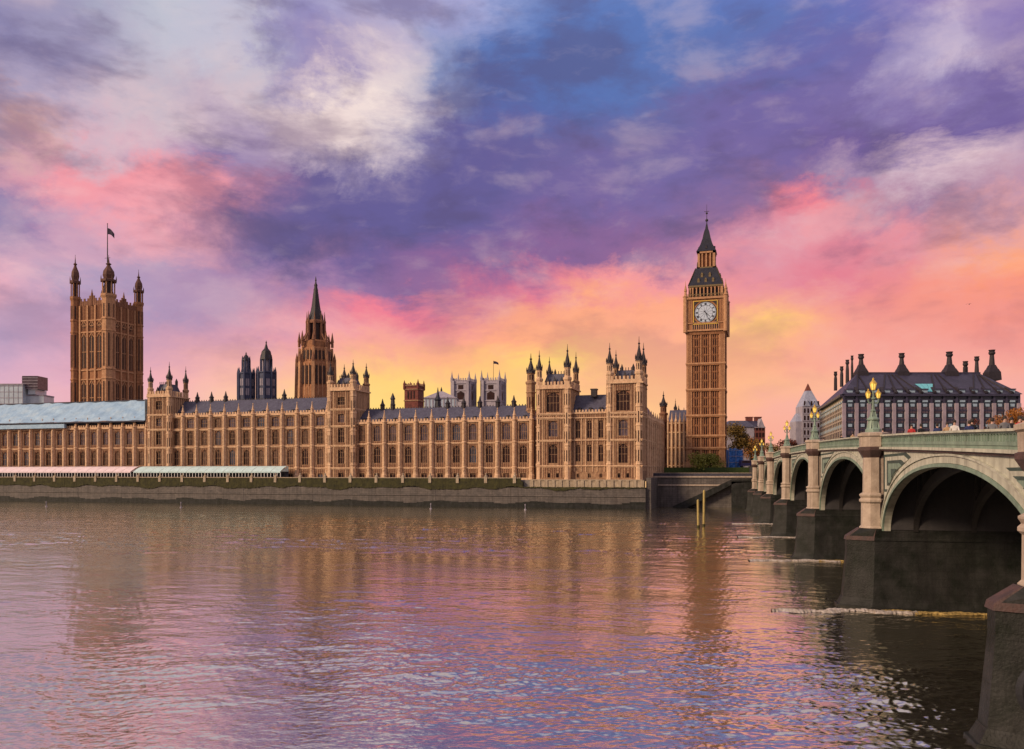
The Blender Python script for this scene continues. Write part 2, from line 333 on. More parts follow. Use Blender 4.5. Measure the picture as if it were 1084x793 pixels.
# water
def water_mat():
    m = bpy.data.materials.new('river_water'); m.use_nodes = True; t = m.node_tree; n = t.nodes; l = t.links; b = n['Principled BSDF']
    b.inputs['Base Color'].default_value = (.075,.065,.045,1); b.inputs['Roughness'].default_value = .5; b.inputs['Specular IOR Level'].default_value = 0
    gl = n.new('ShaderNodeBsdfGlossy'); gl.inputs['Roughness'].default_value = .12; gl.inputs['Color'].default_value = (1,.97,.86,1)
    fr = n.new('ShaderNodeFresnel'); fr.inputs['IOR'].default_value = 1.95
    mxs = n.new('ShaderNodeMixShader'); l.new(b.outputs[0], mxs.inputs[1]); l.new(gl.outputs[0], mxs.inputs[2])
    fm = n.new('ShaderNodeMapRange'); l.new(fr.outputs[0], fm.inputs[0]); fm.inputs[1].default_value = .12; fm.inputs[2].default_value = .6; fm.inputs[3].default_value = .74; fm.inputs[4].default_value = .97
    l.new(fm.outputs[0], mxs.inputs[0]); l.new(mxs.outputs[0], n['Material Output'].inputs[0])
    geo = n.new('ShaderNodeNewGeometry')
    def wn(sc_, st, det, rough=.55, rot=-17, dist=.4):
        mp = n.new('ShaderNodeMapping'); l.new(geo.outputs['Position'], mp.inputs[0]); mp.inputs['Scale'].default_value = st; mp.inputs['Rotation'].default_value = (0,0,R(rot))
        q = n.new('ShaderNodeTexNoise'); q.inputs['Scale'].default_value = sc_; q.inputs['Detail'].default_value = det; q.inputs['Roughness'].default_value = rough; q.inputs['Distortion'].default_value = dist
        l.new(mp.outputs[0], q.inputs['Vector']); return q.outputs['Fac']
    def mm(op, a, b2):
        q = n.new('ShaderNodeMath'); q.operation = op
        for i, v in enumerate((a, b2)):
            if isinstance(v, (int, float)): q.inputs[i].default_value = v
            else: l.new(v, q.inputs[i])
        return q.outputs[0]
    a = wn(.9, (.55, 1.0, 1), 4); b1 = wn(.16, (.5, 1, 1), 3, rot=-8); c1 = wn(3.2, (.7, 1, 1), 3, rot=-25)
    patch = wn(.05, (.28, 1, 1), 5, rot=-17)
    pr = n.new('ShaderNodeMapRange'); l.new(patch, pr.inputs[0]); pr.inputs[1].default_value = .38; pr.inputs[2].default_value = .62; pr.inputs[3].default_value = .5; pr.inputs[4].default_value = 1.5
    h = mm('ADD', mm('ADD', mm('MULTIPLY', a, .80), mm('MULTIPLY', b1, 1.3)), mm('MULTIPLY', c1, .30))
    h = mm('MULTIPLY', h, pr.outputs[0])
    bp = n.new('ShaderNodeBump'); bp.inputs['Strength'].default_value = .8; bp.inputs['Distance'].default_value = .07
    l.new(h, bp.inputs['Height']); l.new(bp.outputs[0], b.inputs['Normal']); l.new(bp.outputs[0], gl.inputs['Normal']); l.new(bp.outputs[0], fr.inputs['Normal'])
    return m
WATER = water_mat()

# ------------------------------------------------------------------ setting
ZT = 8.8                          # palace terrace
YF = 266.0                        # palace river front
YW = 256.0                        # river wall
def water_sheet():
    g = np.random.default_rng(5)
    nr, nc = 820, 1150
    dep = 1.0/np.linspace(1/24.0, 1/300.0, nr)
    tt = np.tan(np.linspace(R(-36), R(36), nc)); 
    Dm, Tm = np.meshgrid(dep, tt, indexing='ij')
    Dm = Dm*(1+g.uniform(-.0006, .0006, Dm.shape)); Rm = Tm*Dm
    Xw = Rm*CT-Dm*ST; Yw = Rm*ST+Dm*CT
    def longwaves(seed, lx, ly, n=14):
        q = np.random.default_rng(seed); o = np.zeros_like(Dm)
        for _ in range(n):
            kx = q.normal()*2*math.pi/lx; ky = q.normal()*2*math.pi/ly
            o += np.cos(kx*Rm+ky*Dm+q.uniform(0, 6.28))
        return o/math.sqrt(n/2)
    patch = np.clip(1.0+.38*longwaves(3, 60, 16)+.22*longwaves(4, 22, 6), .25, 2.0)
    band = np.interp(Dm+6*longwaves(9, 90, 60), [0,45,60,75,86,108,124,170,215,240,300], [1.2,1.1,.9,.9,.5,.5,1.9,2.3,1.5,.7,.5])
    H_ = np.zeros_like(Dm)
    for lam, slope, n in ((7.0,.009,7),(3.6,.016,10),(1.9,.024,14),(1.0,.036,16),(.55,.055,18),(.36,.050,14)):
        for _ in range(n):
            l_ = lam*g.uniform(.72, 1.35); k = 2*math.pi/l_; a = g.normal()*.62-TH*0
            kx, ky = k*math.sin(a), k*math.cos(a); A = slope/k/math.sqrt(n/2)
            ph = kx*Rm+ky*Dm+g.uniform(0, 6.28)+.9*np.sin(Rm/l_/9+g.uniform(0,6.28))
            H_ += A*(np.cos(ph)+.12*np.cos(2*ph))
    H_ *= patch*band
    me = bpy.data.meshes.new('water'); nv = nr*nc
    co = np.stack([Xw, Yw, H_], -1).reshape(-1, 3)
    idx = np.arange(nv).reshape(nr, nc)
    q = np.stack([idx[:-1,:-1], idx[:-1,1:], idx[1:,1:], idx[1:,:-1]], -1).reshape(-1, 4)
    out = np.array([(-4000,-400,-.06),(4000,-400,-.06),(4000,500,-.06),(-4000,500,-.06)])
    co = np.vstack([co, out]); q = np.vstack([q, [[nv, nv+1, nv+2, nv+3]]])
    me.vertices.add(len(co)); me.vertices.foreach_set('co', co.astype(np.float32).ravel())
    me.loops.add(q.size); me.loops.foreach_set('vertex_index', q.astype(np.int32).ravel())
    me.polygons.add(len(q)); me.polygons.foreach_set('loop_start', np.arange(0, q.size, 4, dtype=np.int32)); me.polygons.foreach_set('use_smooth', np.ones(len(q), dtype=bool))
    me.update(calc_edges=True); me.materials.append(WATER); return me
struct(put('water', water_sheet()))
b = MB()
zg = ZT-.3
b.add([(-6000,YW+1,zg),(-36,YW+1,zg),(-36,275,zg),(14,275,zg),(14,YW+3,zg),(6000,YW+3,zg),(6000,275,zg),(-6000,275,zg),(6000,9000,zg),(-6000,9000,zg)], [(0,1,2,7),(4,5,6,3),(7,2,3,6,8,9)]); struct(b.build('ground', LAND))
b = MB(); b.box(-330,-37,YW+1.0,YF+1,ZT-4,ZT); struct(b.build('terrace', PAVE))
b = MB(); b.box(-34,60,276,292,ZT-3,10.5); b.box(-34,400,292,1200,ZT-3,13.0); struct(b.build('lawn', LAWN))
b = MB(); b.box(-400,400,-300,1.5,-3,9.3); struct(b.build('riverbank_pavement', PAVE))
b = MB(); b.box(60,400,258,292,ZT-3,12.9); struct(b.build('embankment_pavement', PAVE))

# ------------------------------------------------------------------ palace
ARCHW = {}
def window_mesh(w, h, lights=3, glass=None, stone=None, transom=True):
    key = (round(w,2), round(h,2), lights, glass.name if glass else '')
    if key in ARCHW: return ARCHW[key]
    q = MB(); q.box(-w/2, w/2, .02, .12, 0, h, 1)
    for k in range(1, lights):
        x = -w/2+w*k/lights; q.box(x-.055, x+.055, -.1, .02, 0, h, 2)
    if transom: q.box(-w/2, w/2, -.08, .02, h*.46-.06, h*.46+.06, 2)
    hh = min(h*.2, w*.4)          # pointed head: two corner spandrels
    for sgn in (-1, 1):
        q.xz([(sgn*w/2, h), (0, h), (sgn*w*.27, h-hh*.35), (sgn*w/2, h-hh)], -.2, .018, 0)
    for k in range(lights):       # small tracery hoods
        x = -w/2+w*(k+.5)/lights; q.box(x-w/lights*.42, x+w/lights*.42, -.06, .018, h-hh-.06, h-hh+.02, 2)
    ARCHW[key] = q.mesh('window', [stone or STONED, glass or GLASS, STONE]); return ARCHW[key]

GV = [mat('curtained_window_glass', (.10,.05,.032), .4, var=.6, scale=.6, spec=.25), mat('bluish_window_glass', (.055,.06,.085), .2, var=.5, scale=.5, spec=.5)]
def pick(g):
    r = rnd.random()
    return g if r < .62 else (GV[0] if r < .85 else GV[1])
def facade(b, x0, x1, yf, z0, z1, rects, depth, T, m=0):
    xs = sorted({x0, x1} | {v for r in rects for v in r[:2]}); zs = sorted({z0, z1} | {v for r in rects for v in r[2:]})
    inside = lambda x, z: any(r[0] < x < r[1] and r[2] < z < r[3] for r in rects)
    for i in range(len(xs)-1):
        for j in range(len(zs)-1):
            if not inside((xs[i]+xs[i+1])/2, (zs[j]+zs[j+1])/2):
                b.quad((xs[i],yf,zs[j]),(xs[i+1],yf,zs[j]),(xs[i+1],yf,zs[j+1]),(xs[i],yf,zs[j+1]), m)
    for a0, a1, c0, c1 in rects:
        b.quad((a0,yf,c0),(a0,yf+depth,c0),(a0,yf+depth,c1),(a0,yf,c1), m); b.quad((a1,yf,c0),(a1,yf,c1),(a1,yf+depth,c1),(a1,yf+depth,c0), m)
        b.quad((a0,yf,c0),(a1,yf,c0),(a1,yf+depth,c0),(a0,yf+depth,c0), m); b.quad((a0,yf,c1),(a0,yf+depth,c1),(a1,yf+depth,c1),(a1,yf,c1), m)
    b.quad((x0,yf,z0),(x0,yf,z1),(x0,yf+depth,z1),(x0,yf+depth,z0), m); b.quad((x1,yf,z0),(x1,yf+depth,z0),(x1,yf+depth,z1),(x1,yf,z1), m)
    b.quad((x0,yf,z1),(x1,yf,z1),(x1,yf+depth,z1),(x0,yf+depth,z1), m)
    b.box(x0, x1, yf+depth, yf+T, z0, z1, m)

def crenels(b, x0, x1, y, z, h=.9, w=.55, m=0, t=.35):
    b.box(x0, x1, y-.1, y+t, z, z+h*.45, m)
    n = max(1, int((x1-x0)/(w*1.9)))
    for k in range(n):
        x = x0+(k+.5)*(x1-x0)/n; b.box(x-w/2, x+w/2, y-.08, y+t-.02, z+h*.45, z+h, m)

def ribs(b, x0, x1, y, z0, z1, step=.62, w=.09, pr=.14, m=0):
    n = max(1, int((x1-x0)/step))
    for k in range(n+1):
        x = x0+k*(x1-x0)/n; b.box(x-w, x+w, y-pr, y+.01, z0, z1, m)
    b.box(x0, x1, y-pr*.7, y+.01, (z0+z1)/2-.07, (z0+z1)/2+.07, m)

PAL = thing('palace', 'long honey stone gothic palace with pinnacles stretching along the far river bank', 'palace')
BUTT = {}
def buttress_mesh(z1, strings, r=.74):
    key = (round(z1,1), tuple(strings))
    if key in BUTT: return BUTT[key]
    q = MB()
    prof = [(r*1.35, ZT), (r*1.35, ZT+1.6), (r*1.1, ZT+2.0)]
    for s in strings: prof += [(r*1.05, s-.25), (r*1.25, s-.1), (r*1.25, s+.2), (r, s+.4)]
    prof += [(r, z1), (r*1.3, z1+.15), (r*1.3, z1+.45), (r*.72, z1+.6), (r*.68, z1+1.7), (r*.95, z1+1.85), (r*.6, z1+2.1), (r*.12, z1+3.9), (r*.3, z1+4.0), (r*.05, z1+4.5)]
    q.lathe(0, 0, prof, 8)
    zs = [ZT+2.0]+list(strings)+[z1]
    for a, c2 in zip(zs[:-1], zs[1:]):     # sunk panels and a canopied niche on the face
        if c2-a > 2: q.box(-.26, .26, -r-.1, -r*.8, a+.8, c2-.7, 0); q.box(-.36, .36, -r-.2, -r*.7, a+(c2-a)*.62, a+(c2-a)*.62+.35, 0)
    BUTT[key] = q.mesh('buttress', [STONEP]); return BUTT[key]

def wing(x0, x1, nb, rows_, strings, zpar, yf=YF, roof=None, roofm=None, vents=(), open_=True, T=14):
    """rows_: (z0, z1, width factor, lights, glass)"""
    b = MB(); bw = (x1-x0)/nb; rects = []
    for k in range(nb):
        cx = x0+bw*(k+.5)
        for (a, c2, wf, li, gl) in rows_:
            w = bw*wf; rects.append((cx-w/2, cx+w/2, a, c2))
            me = window_mesh(w, c2-a, li, pick(gl), transom=(c2-a) > 2)
            put('window' if c2-a > 2 else 'basement_window', me, PAL, (cx, yf+.42, a))
    facade(b, x0, x1, yf, ZT, zpar, rects, .45, T)
    for s in strings: b.box(x0, x1, yf-.32, yf+.01, s-.16, s+.16, 1); b.box(x0, x1, yf-.18, yf+.01, s-.42, s-.2, 1)
    crenels(b, x0, x1, yf-.15, zpar, 1.3, .6, 1)
    b.box(x0, x1, yf-.4, yf+.01, zpar-.28, zpar+.05, 1)
    b.box(x0, x1, yf-.3, yf+.01, ZT, ZT+.7, 1)
    # blind tracery beside and between the windows
    for k in range(nb):
        cx = x0+bw*(k+.5)
        w0 = bw*max(r[2] for r in rows_)/2
        zs = [ZT+.7]+[s+.2 for s in strings]
        ws = sorted(rows_)
        for sgn in (-1, 1):
            xx0, xx1 = sorted((cx+sgn*(w0+.12), cx+sgn*(bw/2-.68)))
            if xx1-xx0 > .25:
                b.box(xx0, xx0+.12, yf-.13, yf+.01, ZT+2.4, zpar-.4, 1); b.box(xx1-.12, xx1, yf-.13, yf+.01, ZT+2.4, zpar-.4, 1)
        for i in range(len(ws)):
            top = ws[i][1]; nxt = ws[i+1][0] if i+1 < len(ws) else zpar-.3
            ss = [s for s in strings if top < s < nxt]
            segs = [(top+.15, (ss[0]-.45) if ss else nxt-.1)]+([(ss[0]+.2, nxt-.12)] if ss else [])
            for a, c2 in segs:
                if c2-a > .45: ribs(b, cx-w0, cx+w0, yf, a, c2, m=2)
    b.build('wall', [STONE, STONEP, STONED], PAL)
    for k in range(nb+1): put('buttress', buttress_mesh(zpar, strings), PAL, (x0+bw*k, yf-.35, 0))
    if roof:
        zr, inset = roof
        q = MB(); y0, y1 = yf+.9, yf+T-1.5; ym = (y0+y1)/2; ze = zpar+.2
        q.add([(x0,y0,ze),(x1,y0,ze),(x1,y1,ze),(x0,y1,ze),(x0+inset,ym,zr),(x1-inset,ym,zr)], [(0,1,5,4),(1,2,5),(2,3,4,5),(3,0,4),(0,3,2,1)])
        n = int((x1-x0)/1.1)
        for k in range(n): 
            xx = x0+inset+(k+.5)*(x1-x0-2*inset)/n; q.box(xx-.16, xx+.16, ym-.06, ym+.06, zr-.05, zr+.42, 1)
        for px in vents:
            xx, D = at(px, ym); q.lathe(xx, ym, [(.8,zr-.8),(.8,zr+1.1),(1.0,zr+1.3),(.5,zr+1.9),(.08,zr+3.6)], 8, m=1)
        # dormer vents low on the slope
        for k in range(nb):
            xx = x0+bw*(k+.5)
            if x0+inset < xx < x1-inset: q.box(xx-.45, xx+.45, y0+.6, y0+2.4, ze+.6, ze+1.7, 1); 
        q.build('roof', [roofm or SLATE, LEAD], PAL)

G1 = GLASS; G2 = GLASSB
xa = at(563, YF)[0]; xb = at(375, YF)[0]
wing(xb, xa, 11, [(9.4,11.0,.36,2,G1),(14.6,20.3,.42,3,G1),(22.3,27.8,.46,4,G2)], [12.9, 21.4], 28.6, roof=(34.2, 1.5), vents=(405,416,474,491,508,527,544))
# central block between its two towers
xc = at(347, YF)[0]; xd = at(180, YF)[0]
wing(xd, xc, 11, [(9.4,10.9,.34,2,G1),(14.1,19.7,.42,3,G1),(21.6,26.9,.44,4,G1),(28.2,31.7,.5,3,G2)], [12.9, 20.9, 27.5], 32.5, roof=(38.9, 1.2), vents=(209,224,239,301))
xe = at(156, YF)[0]; xf_ = at(-34, YF)[0]
nbs = 16
wing(xf_, xe, nbs, [(9.4,10.9,.34,2,G1),(14.1,19.7,.46,3,G1),(22.2,27.4,.46,3,G2)], [12.9, 20.9], 28.6)
# sheeted scaffold roof over the left wing
q = MB(); x0 = at(-34, YF)[0]; x1 = xe-.3
za, zb_ = 31.4, 39.8
nseg = 46
for k in range(nseg):
    a0 = x0+(x1-x0)*k/nseg; a1 = x0+(x1-x0)*(k+1)/nseg
    o0 = .5*rnd.random(); 
    rr = random.Random(k); rn = lambda kk: .22*math.sin(kk*1.7)+.16*math.sin(kk*.63)
    for s in range(6):
        t0, t1 = s/6, (s+1)/6
        yy = lambda t, kk: YF-1.2+7*t+rn(kk+3*round(t*6))
        zq = lambda t, kk: za+(zb_-za)*t+.15*math.sin(kk*.9+t*9)
        q.quad((a0,yy(t0,k),zq(t0,k)),(a1,yy(t0,k+1),zq(t0,k+1)),(a1,yy(t1,k+1),zq(t1,k+1)),(a0,yy(t1,k),zq(t1,k)))
q.box(x0, x1, YF+6, YF+18, 38, 39.7)
q.box(x0, x1, YF+5.6, YF+6.2, 39.6, 40.1, 1)
q.box(x1-.1, x1, YF-1, YF+8, 31, 39.6)
q.box(x0, x1, YF+.6, YF+6, 29, 31.2, 1)
q.box(x0, at(72, YF)[0], YF-1.9, YF-.7, 29.0, 30.6, 0)
q.box(x0, x1, YF-1.6, YF+.2, 30.9, 31.35, 1)
q.build('sheeted_roof', [SHEET, DARKIRON], PAL)['label'] = 'pale blue wrinkled sheeting over the roof'

def turret_prof(r, z0, zs, zt, open_=True):
    h = zt-zs
    p = [(r*1.08, z0), (r, z0+1)]
    z = z0+5
    while z < zs-3: p += [(r, z-.2), (r*1.12, z), (r*1.12, z+.25), (r, z+.4)]; z += 6.1
    p += [(r, zs-.4), (r*1.2, zs), (r*1.2, zs+.06*h), (r*.85, zs+.08*h), (r*.8, zs+.30*h), (r*1.02, zs+.34*h), (r*.98, zs+.40*h), (r*.72, zs+.45*h), (r*.58, zs+.55*h),
          (r*.30, zs+.68*h), (r*.16, zs+.78*h), (r*.34, zs+.81*h), (r*.12, zs+.84*h), (r*.04, zt)]
    return p
def turret(parent, cx, cy, z0, zs, zt, r, stone=STONE, name='turret'):
    r *= .9
    q = MB(); p = turret_prof(r, z0, zs, zt); k = len(p)-9
    q.lathe(cx, cy, p[:k+1], 8, m=0); q.lathe(cx, cy, p[k:], 8, m=1)  # dark caps: leadwork colour also carries their silhouette against the sky
    h = zt-zs
    for a in range(8):         # slits and crockets
        an = math.pi/8+a*math.pi/4+math.pi/8
        q.M = Matrix.Translation((cx, cy, 0)) @ Matrix.Rotation(an, 4, 'Z')
        q.box(r*.60, r*.80, -.12*r, .12*r, zs+.12*h, zs+.28*h, 2)
        q.lathe(r*.98, 0, [(.14*r, zs+.40*h), (.12*r, zs+.46*h), (.01, zs+.54*h)], 4, m=1)
        z = z0+6
        while z < zs-4: q.box(r*.90, r*.94, -.14*r, .14*r, z, z+3.6, 2); z += 6.1
    q.M = None
    return q.build(name, [stone, LEAD, GLASS], parent)

def tower(cx0, cx1, y0, y1, zpar, ztip, rt, rows_, strings, roofz, tips=None, stone=STONE, z0=ZT, turrets=None, zsh=None):
    b = MB(); rects = []; w = cx1-cx0
    ob = thing.__call__ if False else None
    for (a, c2, xr0, xr1, li, gl) in rows_:
        rects.append((cx0+w*xr0, cx0+w*xr1, a, c2))
    facade(b, cx0, cx1, y0, z0, zpar, rects, .6, y1-y0, 0)
    for s in strings: b.box(cx0, cx1+.3, y0-.35, y1, s-.18, s+.18, 1); b.box(cx0, cx1+.15, y0-.2, y1, s-.5, s-.22, 1)
    b.box(cx0, cx1+.5, y0-.5, y1, zpar-.35, zpar+.1, 1)
    crenels(b, cx0, cx1, y0-.3, zpar+.1, 1.9, .6, 1)
    # right-hand return: crenels and panels
    for k in range(int((y1-y0)/1.15)):
        yy = y0+.6+k*1.15; b.box(cx1+.02, cx1+.34, yy-.3, yy+.3, zpar+.1, zpar+2.0, 1)
        b.box(cx1+.0, cx1+.14, yy-.08, yy+.08, z0+3, zpar-.5, 1)
    # panel ribs between openings
    fr = sorted(rects, key=lambda r: r[2]); 
    zl = [z0+.8]+[s+.25 for s in strings]; zu = [s-.55 for s in strings]+[zpar-.4]
    for a, c2 in zip(zl, zu):
        hit = [r for r in rects if r[2] < c2 and r[3] > a]
        n = int(w/.75)
        for k in range(1, n):
            xx = cx0+k*w/n
            if all(not (r[0]-.15 < xx < r[1]+.15) for r in hit): b.box(xx-.09, xx+.09, y0-.16, y0+.01, a, c2, 1 if k % 3 == 0 else 2)
        for r in hit:
            if r[2]-a > .7: ribs(b, r[0], r[1], y0, a, r[2]-.15, m=2)
            if c2-r[3] > .7: ribs(b, r[0], r[1], y0, r[3]+.15, c2, m=2)
    tw = b.build('tower', [stone, STONEP, STONED], PAL)
    for (a, c2, xr0, xr1, li, gl) in rows_:
        put('window', window_mesh(w*(xr1-xr0), c2-a, li, gl, transom=(c2-a) > 2), tw, (cx0+w*(xr0+xr1)/2, y0+.57, a))
    if roofz:
        q = MB(); i = 1.6; zz = zpar+.2; mx = (cx0+cx1)/2
        q.add([(cx0+i,y0+i,zz),(cx1-i,y0+i,zz),(cx1-i,y1-i,zz),(cx0+i,y1-i,zz),(cx0+i+1.4,y0+i+1.8,roofz),(cx1-i-1.4,y0+i+1.8,roofz),(cx1-i-1.4,y1-i-1.8,roofz),(cx0+i+1.4,y1-i-1.8,roofz)],
              [(0,1,5,4),(1,2,6,5),(2,3,7,6),(3,0,4,7),(4,5,6,7)])
        n = int((w-2*i-2.8)/.8)
        for k in range(n+1): xx = cx0+i+1.4+k*(w-2*i-2.8)/max(n,1); q.box(xx-.1, xx+.1, y0+i+1.7, y0+i+1.9, roofz-.1, roofz+.9, 1)
        for k in (-1, 0, 1):
            xx = mx+k*w*.2; q.box(xx-.45, xx+.45, y0+i-.1, y0+i+1.6, zz, zz+2.1, 2); q.lathe(xx, y0+i+.3, [(.6,zz+2.1),(.05,zz+3.7)], 4, m=1)
        q.lathe(cx0+w*.33, y1-3, [(.4,roofz-1),(.45,roofz+1.4),(.05,roofz+2.6)], 6, m=1); q.lathe(cx0+w*.66, y1-3, [(.5,roofz-1),(.55,roofz+1.4),(.05,roofz+2.6)], 6, m=1)
        q.build('roof', [SLATE, LEAD, STONED], tw)
    for (tx, ty, tt, rr) in (turrets or [(cx0+rt*.6,y0+rt*.5,ztip,rt),(cx1-rt*.6,y0+rt*.5,ztip,rt),(cx0+rt*.6,y1-rt,ztip,rt),(cx1-rt*.6,y1-rt,ztip,rt)]):
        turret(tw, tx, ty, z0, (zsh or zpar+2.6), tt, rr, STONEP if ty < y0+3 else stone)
    return tw
# two towers of the central block
c0, c1 = at(347, YF-1.5)[0], at(375, YF-1.5)[0]
tower(c0, c1, YF-1.5, YF+10.5, 40.6, 51.3, 1.25,
      [(14.4,19.4,.38,.62,3,G1),(21.9,27.0,.38,.62,3,G1),(29.0,32,.38,.62,3,G2),(9.4,11.2,.4,.6,2,G1),(35.3,38.0,.36,.64,3,G1)], [12.9,20.9,27.8,33.8], 45.2)

c0, c1 = at(156, YF-1.5)[0], at(180, YF-1.5)[0]
tower(c0, c1, YF-1.5, YF+9.5, 40.4, 51.6, 1.25,
      [(14.4,19.4,.38,.62,3,G1),(21.9,27.0,.38,.62,3,G1),(29.0,32,.38,.62,3,G2),(35.3,38.6,.36,.64,3,G1)], [12.9,20.9,27.8,33.4], 45.4,
      turrets=[(c0+.9,YF-.8,52.0,1.15),(c1-.9,YF-.8,53.6,1.25),(c1-.9,YF+8.6,53.0,1.15),(c0+1,YF+8.6,50.5,1.0)])

# pavilion at the right-hand end
YP = 262.0
def px(p, y=YP): return at(p, y)[0]
A0, A1, B0, B1 = px(567.5), px(604), px(642), px(679.5)
wA = A1-A0
rowsA = [(9.6,11.0,.33,.42,1,G1),(9.6,11.0,.58,.67,1,G1),(14.3,20.4,.36,.62,3,G1),(22.9,28.0,.36,.62,3,G2),(30.9,37.3,.30,.68,4,GLASS)]
tower(A0, A1, YP, YP+13.5, 38.7, 50, 1.1, rowsA, [13.4,21.7,29.0,30.3], 43.6,
      turrets=[(A0+.9,YP+.7,51.2,1.15),(A1-1.2,YP+.7,52.8,1.3),(A0+1.4,YP+12,50.6,1.15),(A1-.9,YP+12,51.9,1.15),(px(562, YP+9),YP+9,51.6,1.7)])
wB = B1-B0
tower(B0, B1, YP, YP+10.5, 39.8, 50, 1.1, [(r[0],r[1],r[2]-.02,r[3]-.02,r[4],r[5]) for r in rowsA], [13.4,21.7,29.0,30.3], 44.0,
      turrets=[(B0+.9,YP+.7,52.6,1.25),(B1-1.0,YP+.7,54.2,1.35),(B0+1.4,YP+9.5,51.6,1.15),(B1-.8,YP+9.3,53.5,1.3)])
# link between
b = MB(); lw = (B0-A1); rects = []
for k in range(3):
    cx = A1+lw*(.18+.32*k)
    for a, c2 in ((14.8,20.2),(22.4,28.0)):
        rects.append((cx-.75, cx+.75, a, c2)); put('window', window_mesh(1.5, c2-a, 2, G1), PAL, (cx, YP+1.9, a))
    rects.append((cx-.45, cx+.45, 9.6, 10.9)); put('basement_window', window_mesh(.9, 1.3, 2, G1, transom=False), PAL, (cx, YP+1.9, 9.6))
facade(b, A1, B0, YP+1.5, ZT, 30.2, rects, .45, 12)
for s in (13.4, 21.7, 28.9): b.box(A1, B0, YP+1.15, YP+1.51, s-.18, s+.18, 1)
for k in range(3):
    cx = A1+lw*(.18+.32*k); ribs(b, cx-1.4, cx+1.4, YP+1.5, 20.5, 22.1, m=2); ribs(b, cx-1.4, cx+1.4, YP+1.5, 28.2, 30, m=2)
    for sg in (-1, 1): b.box(cx+sg*1.15-.12, cx+sg*1.15+.12, YP+1.3, YP+1.51, 11.5, 28.6, 1)
crenels(b, A1, B0, YP+1.3, 30.2, 1.3, .55, 1)
b.build('wall', [STONE, STONEP, STONED], PAL)
q = MB(); ze, zr = 30.3, 36.8; y0, y1 = YP+2.4, YP+13
q.add([(A1,y0,ze),(B0,y0,ze),(B0,y1,ze),(A1,y1,ze),(A1,(y0+y1)/2,zr),(B0,(y0+y1)/2,zr)], [(0,1,5,4),(2,3,4,5),(1,2,5),(3,0,4)])
mx = px(629, 268); q.box(mx-.9, mx+.9, 267, 269, 36, 38.2, 1); q.box(mx-1.1, mx+1.1, 266.9, 269.1, 38.2, 38.6, 1)
for k in range(3): xx = A1+lw*(.2+.3*k); q.box(xx-.5, xx+.5, y0+.3, y0+2.2, ze+.5, ze+2.0, 1)
q.build('roof', [SLATE, LEAD], PAL)
# cream plinth standing on the river wall
b = MB(); b.box(px(567)-.4, px(681)+.4, YW+.4, YP+.6, 6.2, 8.9); b.box(px(567)-.5, px(681)+.5, YW+.2, YP+.6, 8.7, 9.0)
for k in range(16):
    xx = px(568)+k*(px(683)-px(568))/15; b.box(xx-.5, xx+.5, YW+.15, YW+.5, 6.6, 8.8)
b.build('plinth', PALESTONE, PAL)
# north return of the pavilion, running away from the river
b = MB(); xr = B1+.1; ya, yb = YP+10, 316
b.box(B1-11, xr, ya, yb, ZT, 28.8, 0)
nn = 8
for k in range(nn+1):
    yy = ya+.4+k*(yb-ya-.8)/nn
    b.M = Matrix.Translation((xr+.1, yy, 0)); b.lathe(0, 0, [(.6,ZT),(.6,28.8),(.75,29.1),(.4,30),(.05,32.2)], 8, m=1); b.M = None
for s in (13.4, 21.7, 28.6): b.box(xr-.1, xr+.35, ya, yb, s-.2, s+.2, 1)
for k in range(nn):
    yy = ya+.4+(k+.5)*(yb-ya-.8)/nn
    for j in range(-3, 4):
        if abs(j) > 1: b.box(xr, xr+.16, yy+j*.75-.08, yy+j*.75+.08, 11, 28.4, 2)
for k in range(int((yb-ya)/1.2)): b.box(xr-.2, xr+.15, ya+k*1.2+.3, ya+k*1.2+.9, 28.8, 29.9, 1)
b.build('wall', [STONEP, STONEP, STONED], PAL)
wm = window_mesh(2.2, 5.2, 3, G1)
for k in range(nn):
    yy = ya+.4+(k+.5)*(yb-ya-.8)/nn
    for z in (14.8, 22.7): put('window', wm, PAL, (xr+.12, yy, z), R(90))
q = MB(); x0_, x1_ = B1-10.5, B1-.6
q.add([(x0_,ya,28.9),(x1_,ya,28.9),(x1_,yb,28.9),(x0_,yb,28.9),((x0_+x1_)/2,ya,35.8),((x0_+x1_)/2,yb,35.8)], [(1,2,5,4),(3,0,4,5),(2,3,5),(0,1,4)])
q.build('roof', [PHR], PAL)
turret(PAL, B1-.3, 322, ZT, 33.5, 42.5, 1.6, STONED)
# lower range between that turret and the clock tower
b = MB(); gx0, gy0 = W(708.5, 331); gx1, gy1 = W(729, 326)
b.box(gx0, gx1, 330, 345, ZT, 31, 0)
for k in range(6): xx = gx0+k*(gx1-gx0)/5; b.lathe(xx, 329.9, [(.5,ZT),(.5,31),(.65,31.3),(.3,32.4),(.04,35)], 8, m=1)
for s in (14, 21, 27, 30.6): b.box(gx0, gx1, 329.6, 330.01, s-.2, s+.2, 1)
b.build('wall', [STONED, STONEP], PAL)
wm2 = window_mesh(1.0, 5.0, 2, G2)
for k in range(5):
    for z in (15, 22): put('window', wm2, PAL, (gx0+(k+.5)*(gx1-gx0)/5, 329.85, z))
q = MB(); q.add([(gx0,331,31),(gx1,331,31),(gx1,344,31),(gx0,344,31),(gx0,337,36.2),(gx1,337,36.2)], [(0,1,5,4),(2,3,4,5),(1,2,5),(3,0,4)]); q.build('roof', [SLATE], PAL)
for p_, zt in ((715, 41), (718.5, 38.5), (724, 37.5)):
    xx, yy = W(p_, 333); turret(PAL, xx, yy, 30, 34, zt, .75, STONED)

